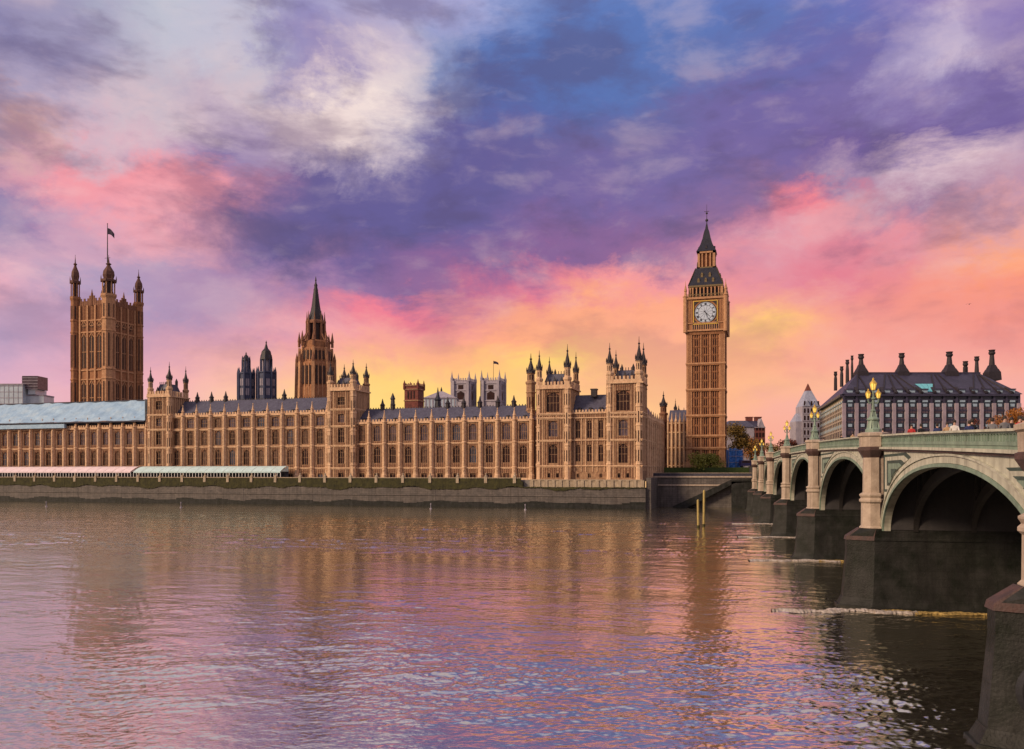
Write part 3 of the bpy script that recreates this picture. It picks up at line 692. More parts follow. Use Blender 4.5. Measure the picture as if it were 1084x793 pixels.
# ------------------------------------------------------------------ clock tower
ex, ey = W(748.2, 301+6.4)
CTW = thing('clock_tower', 'tall amber stone clock tower with white dial and dark spire, beside the bridge', 'clock tower', (ex, ey, 0))
h = 6.75; DD = 301.0
Zp = lambda py: H(py, DD)
b = MB(); z0, z1 = 12.0, Zp(349)
b.box(-h+.45, h-.45, -h+.45, h-.45, z0, z1, 0)
bands = [Zp(384.5), Zp(412), Zp(439.5), Zp(461), Zp(474)]
for sx in (-1, 1):
    for sy in (-1, 1):
        b.box(sx*h, sx*(h-1.9), min(sy*h, sy*(h-1.9)), max(sy*h, sy*(h-1.9)), z0, z1+.1, 1)
        for g in (-.45, .0, .45):
            cxx = sx*(h-.95)+g; b.box(cxx-.07, cxx+.07, sy*h-.12 if sy < 0 else sy*h, sy*h if sy < 0 else sy*h+.12, z0, z1, 0)
            b.box(sx*h if sx > 0 else -h-.12, sx*h+.12 if sx > 0 else -h, sy*(h-.95)+g-.07, sy*(h-.95)+g+.07, z0, z1, 0)
for rot in range(4):
    b.M = Matrix.Rotation(R(90*rot), 4, 'Z')
    yy = -h+.45
    for k in range(1, 12):       # tall panel ribs
        xx = -h+1.9+k*(2*h-3.8)/12
        b.box(xx-(.16 if k % 4 == 0 else .075), xx+(.16 if k % 4 == 0 else .075), yy-(.42 if k % 4 == 0 else .28), yy, z0+3, z1, 1 if k % 4 == 0 else 0)
    zs = [z0+3]+bands[::-1]+[z1]
    for a, c2 in zip(zs[:-1], zs[1:]):
        n = max(1, round((c2-a)/3.1))
        for j in range(n):
            zz = a+(c2-a)*(j+1)/n
            b.box(-h+1.9, h-1.9, yy-.2, yy, zz-.14, zz, 0)
            for k in range(3):   # slit windows
                for e in (-1, 1):
                    xx = -h+1.9+(k+.5)*(2*h-3.8)/3+e*.38
                    b.box(xx-.13, xx+.13, yy-.05, yy, a+(c2-a)*j/n+.4, zz-.45, 2)
b.M = None
for s in bands: b.box(-h-.3, h+.3, -h-.3, h+.3, s-.28, s+.28, 1); b.box(-h-.15, h+.15, -h-.15, h+.15, s-.75, s-.3, 0)
b.box(-h-.5, h+.5, -h-.5, h+.5, z0-1, z0+3, 1)
b.build('shaft', [TOWER, TOWERP, GLASS], CTW)
b = MB(); g = 7.1; za, zb2 = Zp(350), Zp(315.5)
b.poly([(-h,-h),(h,-h),(h,h),(-h,h)], za-1.4, za, 0, [(-g,-g),(g,-g),(g,g),(-g,g)])
b.box(-g, g, -g, g, za, zb2, 0)
for sx in (-1, 1):
    for sy in (-1, 1):
        b.lathe(sx*g, sy*g, [(.85,za-.5),(.85,zb2+.4),(1.05,zb2+.7),(.5,zb2+1.3),(.42,zb2+2.6),(.6,zb2+2.8),(.1,zb2+5.2),(.03,zb2+6.6)], 8, m=1)
for rot in range(4):
    b.M = Matrix.Rotation(R(90*rot), 4, 'Z')
    for k in range(13):
        xx = -4.7+k*9.4/12; b.box(xx-.14, xx+.14, -g-.22, -g, za+.4, za+2.5, 1)
        if k < 12: b.box(xx+.2, xx+.58, -g-.05, -g, za+.6, za+2.3, 2)
    b.box(-g, g, -g-.4, -g, za-.2, za+.35, 1); b.box(-g, g, -g-.3, -g, za+2.6, za+2.95, 1)
    b.box(-g-.3, g+.3, -g-.55, -g, zb2-.4, zb2+.35, 1)
    for sg in (-1, 1):
        for k in range(3): b.box(sg*(4.9+k*.55)-.08, sg*(4.9+k*.55)+.08, -g-.15, -g, za+3.1, zb2-.5, 1)
    # gilded square frame around the dial
    cz = Zp(331)
    for a, c2 in ((-4.35, -4.05), (4.05, 4.35)): b.box(a, c2, -g-.3, -g, cz-4.3, cz+4.3, 3)
    b.box(-4.05, 4.05, -g-.3, -g, cz+4.0, cz+4.3, 3); b.box(-4.05, 4.05, -g-.3, -g, cz-4.3, cz-4.0, 3)
    for sx in (-1, 1):
        for sz in (-1, 1): b.xz([(sx*4.05,cz+sz*4.0),(sx*4.05,cz+sz*2.3),(sx*3.2,cz+sz*3.2),(sx*2.3,cz+sz*4.0)], -g-.12, -g, 2)
b.M = None
b.build('clock_stage', [TOWER, TOWERP, LEAD, GOLD], CTW)
GLY = {'I': [((0,-.5),(0,.5))], 'V': [((-.28,.5),(0,-.5)),((.28,.5),(0,-.5))], 'X': [((-.28,.5),(.28,-.5)),((.28,.5),(-.28,-.5))]}
NUM = ['XII','I','II','III','IIII','V','VI','VII','VIII','IX','X','XI']
for rot in range(4):
    me = MB(); cz = Zp(331); r_ = 3.72
    ring = lambda rad, n=48: [(rad*math.cos(2*math.pi*k/n), rad*math.sin(2*math.pi*k/n)) for k in range(n)]
    rp = ring(r_); me.xz(rp, -.06, 0, 0)
    f = me.build('clock_face', [CLOCK], CTW, tuple(Matrix.Rotation(R(90*rot), 4, 'Z') @ Vector((0, -g-.08, cz))), R(90*rot))
    q = MB()
    for ra, rb in ((3.72,3.95),(2.55,2.64),(3.44,3.50)):
        A = ring(ra); B = ring(rb)
        for k in range(48):
            k2 = (k+1) % 48; q.add([(A[k][0],-.12,A[k][1]),(A[k2][0],-.12,A[k2][1]),(B[k2][0],-.12,B[k2][1]),(B[k][0],-.12,B[k][1]),
                                    (A[k][0],-.05,A[k][1]),(A[k2][0],-.05,A[k2][1]),(B[k2][0],-.05,B[k2][1]),(B[k][0],-.05,B[k][1])],
                                   [(0,1,2,3),(0,4,5,1),(3,2,6,7)])
    for i_, s in enumerate(NUM):
        an = math.pi/2-i_*math.pi/6; wtot = sum({'I':.17,'V':.42,'X':.42}[ch] for ch in s); xx = -wtot/2
        for ch in s:
            cw = {'I':.17,'V':.42,'X':.42}[ch]
            for (p0, p1) in GLY[ch]:
                pts = []
                for (ax, az_) in (p0, p1):
                    lx = xx+cw/2+ax*.6; rr_ = 3.04+az_*.66
                    pts.append((rr_*math.cos(an)+lx*math.sin(an), -.10, rr_*math.sin(an)-lx*math.cos(an)))
                q.bar(pts[0], pts[1], .065)
            xx += cw
    for k in range(12):
        an = k*math.pi/6+math.pi/12; q.bar((.5*math.cos(an),-.09,.5*math.sin(an)), (2.5*math.cos(an),-.09,2.5*math.sin(an)), .022)
    q.build('numerals', [LEAD], f)
    for an_deg, ln, wd in ((90-30*4.45, 2.0, .17), (90-6*26, 3.1, .10)):
        q = MB(); a = R(an_deg); q.bar((-.7*math.cos(a),-.17,-.7*math.sin(a)), (ln*math.cos(a),-.17,ln*math.sin(a)), wd, w2=wd*.35); q.build('clock_hand', [LEAD], f)
# belfry gallery, roofs, lantern, spire
b = MB(); z2, z3 = zb2+.35, Zp(302)
b.box(-5.2, 5.2, -5.2, 5.2, z2, z3, 2)
for rot in range(4):
    b.M = Matrix.Rotation(R(90*rot), 4, 'Z')
    for k in range(10):
        xx = -5.9+k*11.8/9; b.box(xx-.2, xx+.2, -6.05, -5.2, z2, z3, 0)
        if k < 9: b.xz([(xx+.2,z3-.9),(xx+.2,z3),(xx+1.1,z3),(xx+1.1,z3-.9),(xx+.65,z3-.3)], -5.95, -5.3, 0)
    b.box(-6.2, 6.2, -6.25, -5.2, z3-.35, z3+.25, 1)
    for k in range(14): xx = -6.8+k*13.6/13; b.box(xx-.1, xx+.1, -7.0, -6.8, z2, z2+1.1, 1)
    b.box(-7, 7, -7.0, -6.8, z2+1.0, z2+1.2, 1)
b.M = None
b.build('belfry', [TOWERP, GOLDD, LEAD], CTW)
b = MB(); z4 = Zp(281.5)
def sq(r): return [(-r,-r),(r,-r),(r,r),(-r,r)]
prof = [(6.2,z3+.2),(5.9,z3+.9),(5.0,z3+(z4-z3)*.45),(3.9,z4-.3),(3.7,z4)]
for (ra, a), (rb, c2) in zip(prof[:-1], prof[1:]): b.poly(sq(ra), a, c2, 0, sq(rb))
for rot in range(4):
    b.M = Matrix.Rotation(R(90*rot), 4, 'Z')
    for (xx, zq, yo) in ((-2.6,z3+1.3,-5.6),(0,z3+1.3,-5.6),(2.6,z3+1.3,-5.6),(-1.4,z3+3.4,-4.9),(1.4,z3+3.4,-4.9)):
        b.box(xx-.4, xx+.4, yo-.1, yo+1.4, zq, zq+1.0, 1); b.xz([(xx-.5,zq+1),(xx+.5,zq+1),(xx,zq+1.8)], yo-.2, yo+1.4, 1)
    for sg in (-1, 1): b.bar((sg*6.2,-6.2,z3+.3), (sg*3.75,-3.75,z4), .13, 1)
b.M = None
b.build('roof', [IRON, GOLDD], CTW)
b = MB(); z5 = Zp(263)
b.box(-2.3, 2.3, -2.3, 2.3, z4, z5, 2)
for rot in range(4):
    b.M = Matrix.Rotation(R(90*rot), 4, 'Z')
    for k in range(5): xx = -2.9+k*5.8/4; b.box(xx-.22, xx+.22, -3.1, -2.3, z4, z5, 0)
    b.box(-3.4, 3.4, -3.4, -2.3, z4-.1, z4+.5, 1); b.box(-3.3, 3.3, -3.3, -2.3, z5-.7, z5+.1, 0)
    b.lathe(3.2, -3.2, [(.2,z4),(.2,z4+1.2),(.03,z4+2.6)], 6, m=1)
b.M = None
b.build('lantern', [TOWERP, GOLDD, TOWER], CTW)
b = MB(); prof = [(3.55,z5),(3.15,z5+.7),(2.2,z5+2.7),(1.5,z5+5.0),(.95,z5+7.7),(.55,Zp(237)),(.26,Zp(232))]
for (ra, a), (rb, c2) in zip(prof[:-1], prof[1:]): b.poly(sq(ra), a, c2, 0, sq(rb))
b.lathe(0, 0, [(.2,Zp(232)),(.15,Zp(229)),(.55,Zp(228.3)),(.55,Zp(227)),(.12,Zp(226)),(.10,Zp(221)),(.4,Zp(220.5)),(.4,Zp(219.5)),(.08,Zp(218.8)),(.05,Zp(210.5))], 8, m=1)
b.bar((-.9,0,Zp(218)),(.9,0,Zp(218)),.07,1)
for k in range(4): 
    b.M = Matrix.Rotation(R(90*k), 4, 'Z')
    b.xz([(-.45,z5+1.0),(.45,z5+1.0),(0,z5+2.4)], -3.1, -1.5, 1)
b.M = None
b.build('spire', [IRON, LEAD], CTW)

# ------------------------------------------------------------------ great square tower at the left
wv = 19.4; Dv = 388.0
vx, vy = W(115, Dv)           # near corner turret
VTCAP = mat('dark_turret_cap', (.11,.05,.035), .8, var=.4, scale=1.2, bump=.5)  # darker brown than the tower stone below
VT = thing('square_tower', 'huge square stone tower with four crowned corner turrets and a flagpole', 'tower', (vx-wv/2, vy+wv/2, 0))
Vz = lambda py: H(py, Dv); hv = wv/2
b = MB(); z0 = 8.0; zp = Vz(322)
ho = hv+.5
b.box(-ho+.6, ho-.6, -ho+.6, ho-.6, z0, zp, 0)
for rot in range(4):
    b.M = Matrix.Rotation(R(90*rot), 4, 'Z'); yy = -ho+.6
    for s in (338, 350.5, 391, 401, 440, 470): b.box(-ho, ho, yy-.45, yy, Vz(s)-.3, Vz(s)+.3, 1)
    for k in range(4): xx = -hv+3.0+k*(wv-6)/3; b.box(xx-.42, xx+.42, yy-.65, yy, z0, zp, 1)
    for k in range(3):
        cx = -hv+3.0+(k+.5)*(wv-6)/3
        for j in range(-2, 3): b.box(cx+j*.85-.1, cx+j*.85+.1, yy-.18, yy, Vz(349), zp, 2)
        for a, c2 in ((Vz(390), Vz(353)), (Vz(437), Vz(404)), (Vz(347), Vz(340))):
            b.box(cx-1.15, cx+1.15, yy-.10, yy, a+.6, c2-.9, 3)
            b.xz([(cx-1.15,c2-.9),(cx+1.15,c2-.9),(cx,c2+.5)], yy-.10, yy, 3)
            b.box(cx-.1, cx+.1, yy-.3, yy-.1, a+.6, c2, 1); b.box(cx-1.15, cx+1.15, yy-.25, yy-.1, (a+c2)/2-.15, (a+c2)/2+.15, 1)
            for sg in (-1, 1): b.bar((cx+sg*1.3,yy-.2,c2-1.2), (cx,yy-.2,c2+.9), .15, 1)
    # stepped openwork parapet
    n = 15
    for k in range(n):
        xx = -hv+1.6+(k+.5)*(wv-3.2)/n
        hgt = 2.2+1.2*(k % 2)+(2.4 if abs(k-7) <= 1 else 0)
        b.box(xx-.42, xx+.42, yy-.2, yy+.25, zp, zp+hgt, 4)
    b.lathe(0, yy, [(.5,zp),(.5,zp+4.8),(.1,zp+7.5)], 6, m=4)
b.M = None
b.poly(sq(hv-1.5), zp, zp+1.8, 5, sq(hv-4)); 
b.build('tower_body', [TOWER, TOWERP, STONED, GLASS, STONED, LEAD], VT)
for (sx, sy, pt, sc_) in ((1,-1,271.5,1.32), (-1,-1,272.5,1.0), (1,1,281,1.0), (-1,1,283,1.0)):
    Dt = Dv+(0 if (sx,sy)==(1,-1) else 8); q = MB(); r = 2.35*sc_ if sc_ > 1 else 2.1; zt = H(pt, Dt)
    zs = H(318 if sc_ == 1 else 314, Dt)
    cx, cy = sx*hv, sy*hv
    pr = [(r*1.03, z0)]
    for s in (470, 440, 401, 391, 350.5, 338): pr += [(r, Vz(s)-.4), (r*1.1, Vz(s)-.2), (r*1.1, Vz(s)+.3), (r, Vz(s)+.5)]
    pr += [(r, zs-1), (r*1.18, zs), (r*1.18, zs+1)]
    q.lathe(cx, cy, pr, 8, m=0)
    hh = zt-zs
    q.lathe(cx, cy, [(r*.62, zs+1), (r*.62, zs+.36*hh)], 8, m=2)
    for a in range(8):
        an = R(22.5+45*a); xx, yy = cx+r*.88*math.cos(an), cy+r*.88*math.sin(an)
        q.lathe(xx, yy, [(.28, zs+.9), (.28, zs+.38*hh)], 6, m=0)
        q.lathe(cx+r*1.12*math.cos(an), cy+r*1.12*math.sin(an), [(.2,zs+.36*hh),(.2,zs+.44*hh),(.02,zs+.52*hh)], 4, m=1)
    q.lathe(cx, cy, [(r*1.15, zs+.36*hh), (r*1.15, zs+.41*hh), (r*.72, zs+.44*hh), (r*.88, zs+.53*hh), (r*.80, zs+.62*hh), (r*.42, zs+.72*hh), (r*.22, zs+.78*hh), (r*.42, zs+.81*hh), (r*.14, zs+.84*hh), (.06, zt)], 8, m=1)
    for a in range(4): q.box(cx-.05, cx+.05, cy-.05, cy+.05, zt-.5, zt+.6, 1)
    for a in range(8):
        an = R(45*a); q.M = Matrix.Translation((cx, cy, 0)) @ Matrix.Rotation(an, 4, 'Z')
        for zl, zh in ((Vz(437),Vz(404)),(Vz(388),Vz(353)),(Vz(336),Vz(322))): q.box(r*.9, r*.93, -.28, .28, zl, zh, 2); q.box(r*.9, r*.98, -.5, -.36, zl, zh, 0); q.box(r*.9, r*.98, .36, .5, zl, zh, 0)
    q.M = None
    q.build('turret', [TOWERP if sc_ > 1 else TOWER, VTCAP, GLASS], VT)
q = MB(); q.lathe(0, 0, [(.34, zp), (.30, H(275, Dv)), (.16, H(229, Dv)), (.3, H(228.6, Dv)), (.02, H(228, Dv))], 8)
q.bar((-1.6,0,H(266,Dv)),(1.6,0,H(266,Dv)),.08)
for sx, sy in ((1,1),(-1,1),(1,-1),(-1,-1)): q.bar((sx*3,sy*3,zp+2), (0,0,H(285,Dv)), .09)
fp = q.build('flagpole', LEAD, VT)
def flag(parent, x, y, z, w, h, m, rz, sag=.4):
    q = MB(); n = 8
    for i in range(n):
        for j in range(3):
            def P_(i_, j_):
                u_ = i_/n; v_ = j_/3
                return (u_*w, .22*math.sin(u_*7)*u_, -v_*h*(1-.25*u_)-sag*h*u_*u_*1.3)
            q.quad(P_(i,j), P_(i+1,j), P_(i+1,j+1), P_(i,j+1)); 
    o = q.build('flag', m, parent, (x,y,z), rz); return o
FLAGM = mat('dark_flag_cloth', (.03,.02,.045), .8, var=.4, scale=1)
flag(VT, .2, 0, H(233.5, Dv), 3.1, 3.0, FLAGM, TH, .7)

# ------------------------------------------------------------------ octagonal spired tower
Dc = 352.0; cx_, cy_ = W(334.3, Dc)
CS = thing('spired_tower', 'octagonal stone tower with tall tapering dark spire, rising behind the long roof', 'tower', (cx_, cy_, 0))
C = lambda py: H(py, Dc); k_ = Dc/F
b = MB(); b.lathe(0, 0, [(20*k_,10),(20*k_,C(412)),(19.4*k_,C(410)),(19.2*k_,C(386)),(17.2*k_,C(384)),(16.8*k_,C(371)),(15*k_,C(369)),(14.6*k_,C(363)),(11*k_,C(361))], 8, m=0)
for a in range(8):
    b.M = Matrix.Rotation(R(22.5+45*a), 4, 'Z')
    b.bar((20.2*k_,0,C(425)), (19.6*k_,0,C(384)), .7, 1, .6); b.bar((17.4*k_,0,C(386)), (17*k_,0,C(369)), .5, 1, .4)
    b.lathe(19.6*k_, 0, [(.75,C(385)),(.7,C(381)),(.05,C(374))], 6, m=2); b.bar((16*k_,0,C(364)), (9.4*k_,0,C(352)), .22, 2)
    b.lathe(17.2*k_, 0, [(.6,C(368)),(.6,C(363)),(.75,C(362)),(.06,C(352))], 6, m=2)
    b.lathe(20.4*k_, 0, [(.5,C(405)),(.5,C(398)),(.04,C(390))], 6, m=1)
    b.M = Matrix.Rotation(R(45*a), 4, 'Z')
    ap = math.cos(R(22.5))
    for t in (-.55, -.2, .2, .55):
        wx = t*14*k_*.75
        b.bar((19.6*k_*ap,wx*1.1,C(420)), (19.3*k_*ap,wx*1.05,C(387)), .2, 1); b.bar((17.3*k_*ap,wx,C(384)), (16.9*k_*ap,wx*.95,C(371)), .18, 1)
    for t in (-.37, 0, .37):
        wx = t*14*k_*.75
        b.bar((19.25*k_*ap,wx*1.05,C(408)), (19.1*k_*ap,wx,C(389)), .42, 3); b.bar((17.1*k_*ap,wx,C(382)), (16.8*k_*ap,wx*.95,C(373)), .38, 3)
b.M = None
b.build('tower_body', [TOWER, TOWERP, STONED, GLASS], CS)
b = MB(); b.lathe(0, 0, [(7*k_,C(361)),(7*k_,C(341))], 8, m=1)
for a in range(8):
    an = R(22.5+45*a)
    b.lathe(9.2*k_*math.cos(an), 9.2*k_*math.sin(an), [(.65,C(361)),(.5,C(343)),(.6,C(341)),(.35,C(339)),(.04,C(330))], 6, m=0)
b.lathe(0, 0, [(9.6*k_,C(343)),(9.6*k_,C(341)),(7.2*k_,C(338.5))], 8, m=0)
b.build('lantern', [STONED, GLASS], CS)
b = MB(); b.lathe(0, 0, [(8.2*k_,C(340)),(6.8*k_,C(334)),(4.9*k_,C(327.5)),(3.6*k_,C(318)),(2.2*k_,C(307)),(.6*k_,C(298)),(.9*k_,C(297)),(.15*k_,C(292.5))], 8)
for a in range(8):
    an = R(22.5+45*a)
    for j, (rr_, py) in enumerate(((6.3,335),(4.4,328),(3.5,323),(3.0,318),(2.4,313),(1.8,308),(1.2,303))):
        b.lathe(rr_*k_*math.cos(an), rr_*k_*math.sin(an), [(.22,C(py)),(.26,C(py-1)),(.02,C(py-2.6))], 4)
b.build('spire', [LEAD], CS)

# ------------------------------------------------------------------ twin dark ventilation turrets
for (pc, hw, ybody, yl0, yl1, hl, ycap, ytip, lab) in ((260.5, 8.3, 397, 394, 382, 4.0, 378, 372.5, 'shorter dark blue turret with domed cap and finial, behind the slate roof'),
                                                  (281.8, 9.6, 396, 394, 381, 5.8, 371, 360.5, 'taller dark blue turret with stepped spire cap, behind the slate roof')):
    D_ = 345.0; k2 = D_/F; x_, y_ = W(pc, D_); o = thing('ventilation_turret', lab, 'turret', (x_, y_, 0), 0, 'paired dark turrets behind the palace roof')
    G = lambda py: H(py, D_)
    b = MB(); b.lathe(0, 0, [(hw*k2,20),(hw*k2,G(ybody)),(hw*k2*1.1,G(ybody)+.3),(hw*k2*1.1,G(ybody)+.8)], 8)
    for a in range(8):
        an = R(22.5+45*a); b.lathe(hw*k2*math.cos(an), hw*k2*math.sin(an), [(.5,20),(.5,G(ybody)+.8),(.05,G(ybody)+3)], 6)
        b.M = Matrix.Rotation(R(45*a), 4, 'Z')
        for z_ in (G(419), G(409)): b.box(hw*k2*.9, hw*k2*.945, -.7, .7, z_, z_+2.9, 1); b.box(hw*k2*.9, hw*k2*.97, -.06, .06, z_, z_+2.9, 0)
        b.M = None
    b.build('turret_body', [BLUEST, PALEW], o)
    b = MB(); b.lathe(0, 0, [(hl*k2*.7,G(ybody)),(hl*k2*.7,G(yl1))], 8, m=1)
    for a in range(8):
        an = R(22.5+45*a); b.lathe(hl*k2*math.cos(an), hl*k2*math.sin(an), [(.3,G(ybody)),(.3,G(yl1)),(.03,G(yl1)+2)], 6)
    b.build('lantern', [BLUEST, PALEW], o)
    b = MB(); b.lathe(0, 0, [(hl*k2*1.15,G(yl1)),(hl*k2*1.1,G(yl1)+.6),(hl*k2*.8,G(ycap+1)),(hl*k2*.35,G(ycap-2)),(.2,G(ytip+3)),(.35,G(ytip+2.4)),(.04,G(ytip))], 8)
    b.build('cap', [LEAD], o)

# ------------------------------------------------------------------ abbey towers and other far buildings
for (p0, p1, ytop, ytip, lab) in ((477.5,497.5,403,393.5,'left pale tower of a pair with four pinnacles, rising behind the slate roof'),
                                  (509,529.5,402.5,392,'right pale tower of a pair, with a small flag flying over it')):
    D_ = 440.0; k2 = D_/F; xm, ym = W((p0+p1)/2, D_); w2 = (p1-p0)/2*k2*.97
    o = thing('abbey_tower', lab, 'church tower', (xm, ym+w2, 0), 0, 'pair of pale abbey towers')
    G = lambda py: H(py, D_); b = MB(); b.box(-w2+.4, w2-.4, -w2+.4, w2-.4, 12, G(ytop), 0)
    for rot in range(4):
        b.M = Matrix.Rotation(R(90*rot), 4, 'Z')
        for sx in (-1, 1): b.box(sx*w2-.75, sx*w2+.75, -w2-.0, -w2+1.4, 12, G(ytop), 0)
        for s in (405.5, 413, 424): b.box(-w2-.1, w2+.1, -w2+.0, -w2+.5, G(s)-.3, G(s)+.3, 0)
        for k in range(7): xx = -w2+.9+k*(2*w2-1.8)/6; b.box(xx-.3, xx+.3, -w2+.2, -w2+.6, G(ytop), G(ytop)+1.4, 0)
        b.box(-w2*.42, w2*.42, -w2+.3, -w2+.42, G(423), G(416), 1); b.xz([(-w2*.42,G(416)),(w2*.42,G(416)),(0,G(414))], -w2+.3, -w2+.42, 1)
        b.box(-w2*.3, w2*.3, -w2+.3, -w2+.42, G(412), G(407.5), 1)
    b.M = None
    b.build('tower_body', [PALEW, GLASS], o)
    for sx in (-1, 1):
        for sy in (-1, 1):
            q = MB(); q.lathe(sx*w2, sy*w2, [(.85,G(ytop)-.5),(.85,G(ytop)+1.2),(.5,G(ytop)+2.2),(.08,G(ytip)),(.02,G(ytip)+.6)], 6); q.build('pinnacle', PALEW, o)
    if p0 > 500:
        q = MB(); q.lathe(0, 0, [(.12,G(403)),(.08,G(380.5))], 6); fpo = q.build('flagpole', LEAD, o); flag(o, 0.1, 0, G(381), 2.6, 1.5, FLAGM, TH, .5)
D_ = 335.0; k2 = D_/F; xm, ym = W(435.3, D_); G = lambda py: H(py, D_); w2 = 7.8*k2
o = thing('brick_tower', 'small square red brick tower with corner pinnacles, poking above the slate roof', 'tower', (xm, ym+w2, 0))
b = MB(); b.box(-w2, w2, -w2, w2, 12, G(408), 0)
for s in (408, 412, 424): b.box(-w2-.25, w2+.25, -w2-.25, w2+.25, G(s)-.25, G(s)+.2, 1)
for rot in range(4):
    b.M = Matrix.Rotation(R(90*rot), 4, 'Z')
    for xx in (-1.3, 0, 1.3): b.box(xx-.32, xx+.32, -w2-.08, -w2, G(422), G(414), 2)
    for k in range(5): xx = -w2+.5+k*(2*w2-1)/4; b.box(xx-.25, xx+.25, -w2, -w2+.3, G(408), G(408)+.9, 1)
b.M = None; b.build('tower_body', [BRICK, STONE, GLASS], o)
for sx in (-1, 1):
    for sy in (-1, 1): q = MB(); q.lathe(sx*w2, sy*w2, [(.55,G(412)),(.55,G(406)),(.35,G(405)),(.05,G(402.3 if sx < 0 else 401.5))], 8); q.build('pinnacle', BRICK, o)
D_ = 400.0; k2 = D_/F; xm, ym = W(461.5, D_); G = lambda py: H(py, D_)
o = thing('pale_hall', 'pale blue-white building with low pyramid roof between the brick tower and abbey', 'building', (xm, ym+7, 0), TH)
b = MB(); w2 = 17*k2; b.box(-w2, w2, -7, 7, 12, G(422), 0)
for k in range(9): xx = -w2+.8+k*(2*w2-1.6)/8; b.box(xx-.3, xx+.3, -7.15, -7, 30, G(422.5), 1)
b.build('wall', [MODERN, PALEW], o)
b = MB(); b.poly([(-w2-.4,-7.4),(w2+.4,-7.4),(w2+.4,7.4),(-w2-.4,7.4)], G(422), G(420.8), 0); b.poly([(-w2,-7),(w2,-7),(w2,7),(-w2,7)], G(420.8), G(413), 0, [(-.9,-.6),(.9,-.6),(.9,.6),(-.9,.6)])
b.lathe(0, 0, [(.5,G(413)),(.5,G(411)),(.05,G(408))], 6, m=1); b.build('roof', [PALEW, LEAD], o)
# thin dark pinnacles seen over the ridge
for (p_, yt, yb_, r2, lab) in ((463.5,410,431,1.3,'slim dark pinnacle in front of the pale pyramid roof'), (415.8,416,430,.9,'slim grey pinnacle left of the red brick tower')):
    D_ = 322; x_, y_ = W(p_, D_); q = MB(); zt, zb3 = H(yt, D_), H(yb_, D_)
    q.lathe(x_, y_, [(r2,12),(r2,zb3),(r2*.8,zb3+2.4),(r2*1.1,zb3+2.8),(r2*.5,zb3+4.2),(.06,zt)], 8); tag(q.build('pinnacle', IRON), lab, 'pinnacle')
# glass block at the far left
D_ = 450; k2 = D_/F
o = thing('glass_building', 'pale modern glass office block at the far left above the blue sheeting', 'building', (*W(-30, D_), 0), TH)
b = MB(); G = lambda py: H(py, D_); b.box(0, 54*k2, 0, 20, 10, G(407.5), 0); b.box(-.3, 54*k2+.3, -.3, 20, G(407.5), G(406.2), 1)
for j in range(7): zz = G(408)-j*3.2; b.box(-.1, 54*k2+.1, -.1, 0, zz-.5, zz-.2, 1)
for j in range(12): xx = j*54*k2/11; b.box(xx-.1, xx+.1, -.12, 0, 10, G(407.5), 1)
b.build('wall', [MODERN, PALEW], o)
b = MB(); b.box(51*k2, 67.5*k2, 2, 12, G(411.5), G(397.5), 0)
for j in range(5): b.box(51*k2-.1, 67.5*k2+.1, 1.85, 2, G(411.5-j*3)-.15, G(411.5-j*3)+.15, 1)
b.build('plant_room', [GLASSB, PALEW], o)
b = MB(); b.box(54*k2, 72*k2, 4, 14, 10, G(417.5), 0); b.box(54*k2, 72.5*k2, 3.8, 14, G(418.5), G(417.2), 1); b.box(56*k2, 64*k2, 3, 14, G(417), G(411.5), 0); b.build('annex', [MODERN, PALEW], o)

# ------------------------------------------------------------------ river wall, awnings
RW = thing('river_wall', 'long granite river wall with mossy ledge below the palace terrace', 'embankment wall')
xw0, xw1 = -330, at(683.5, YW)[0]
b = MB(); b.box(xw0, xw1, YW, YW+1.5, -3, 6.4, 0); b.box(xw0, xw1, YW-.25, YW+1.5, 3.6, 4.0, 0)
for k in range(40):
    xx = xw0+(k+.5)*(xw1-xw0)/40; b.box(xx-.5, xx+.5, YW-.06, YW, -3, 6.4, 0) if k % 5 == 0 else None
b.build('wall', [GRAN], RW)
b = MB(); n = 120
for k in range(n):
    b.box(xw0+(xw1-xw0)*k/n, xw0+(xw1-xw0)*(k+1)/n, YW-.14, YW, -3, 1.5+.5*math.sin(k*.7)*math.sin(k*.23)+.25*rnd.random())
b.build('wet_foot', [WETG], RW)
b = MB(); n = 420
for k in range(n):               # mossy band, ragged
    a0 = xw0+(xw1-xw0)*k/n; a1 = xw0+(xw1-xw0)*(k+1)/n
    if a0 > px(567)-3: zt = 6.7
    else: zt = 8.5
    lowb = 6.0+.45*math.sin(k*.31)*math.sin(k*.083+1)+.35*math.sin(k*.11)+.25*rnd.random()
    b.box(a0, a1, YW-.30-.05*math.sin(k*.9), YW+1.4, min(lowb, zt-.35), zt-.15*rnd.random())
b.build('moss_band', [MOSS], RW)
b = MB(); xm0 = px(566)-3
b.box(xw0, xm0, YW-.1, YW+.5, 8.2, 9.5, 0); b.box(xw0, xm0, YW-.25, YW+.65, 9.35, 9.6, 1)
b.build('parapet', [MOSS, PALESTONE], RW)
for k in range(26):
    xx = xw0+8+k*(xm0-xw0-10)/25
    q = MB(); q.box(xx-.5, xx+.5, YW-.45, YW+.7, 7.8, 9.9); q.lathe(xx, YW+.1, [(.55,9.9),(.6,10.05),(.3,10.3),(.22,10.6),(.3,10.8),(.05,11.1)], 8); q.build('pedestal', PALESTONE, RW)
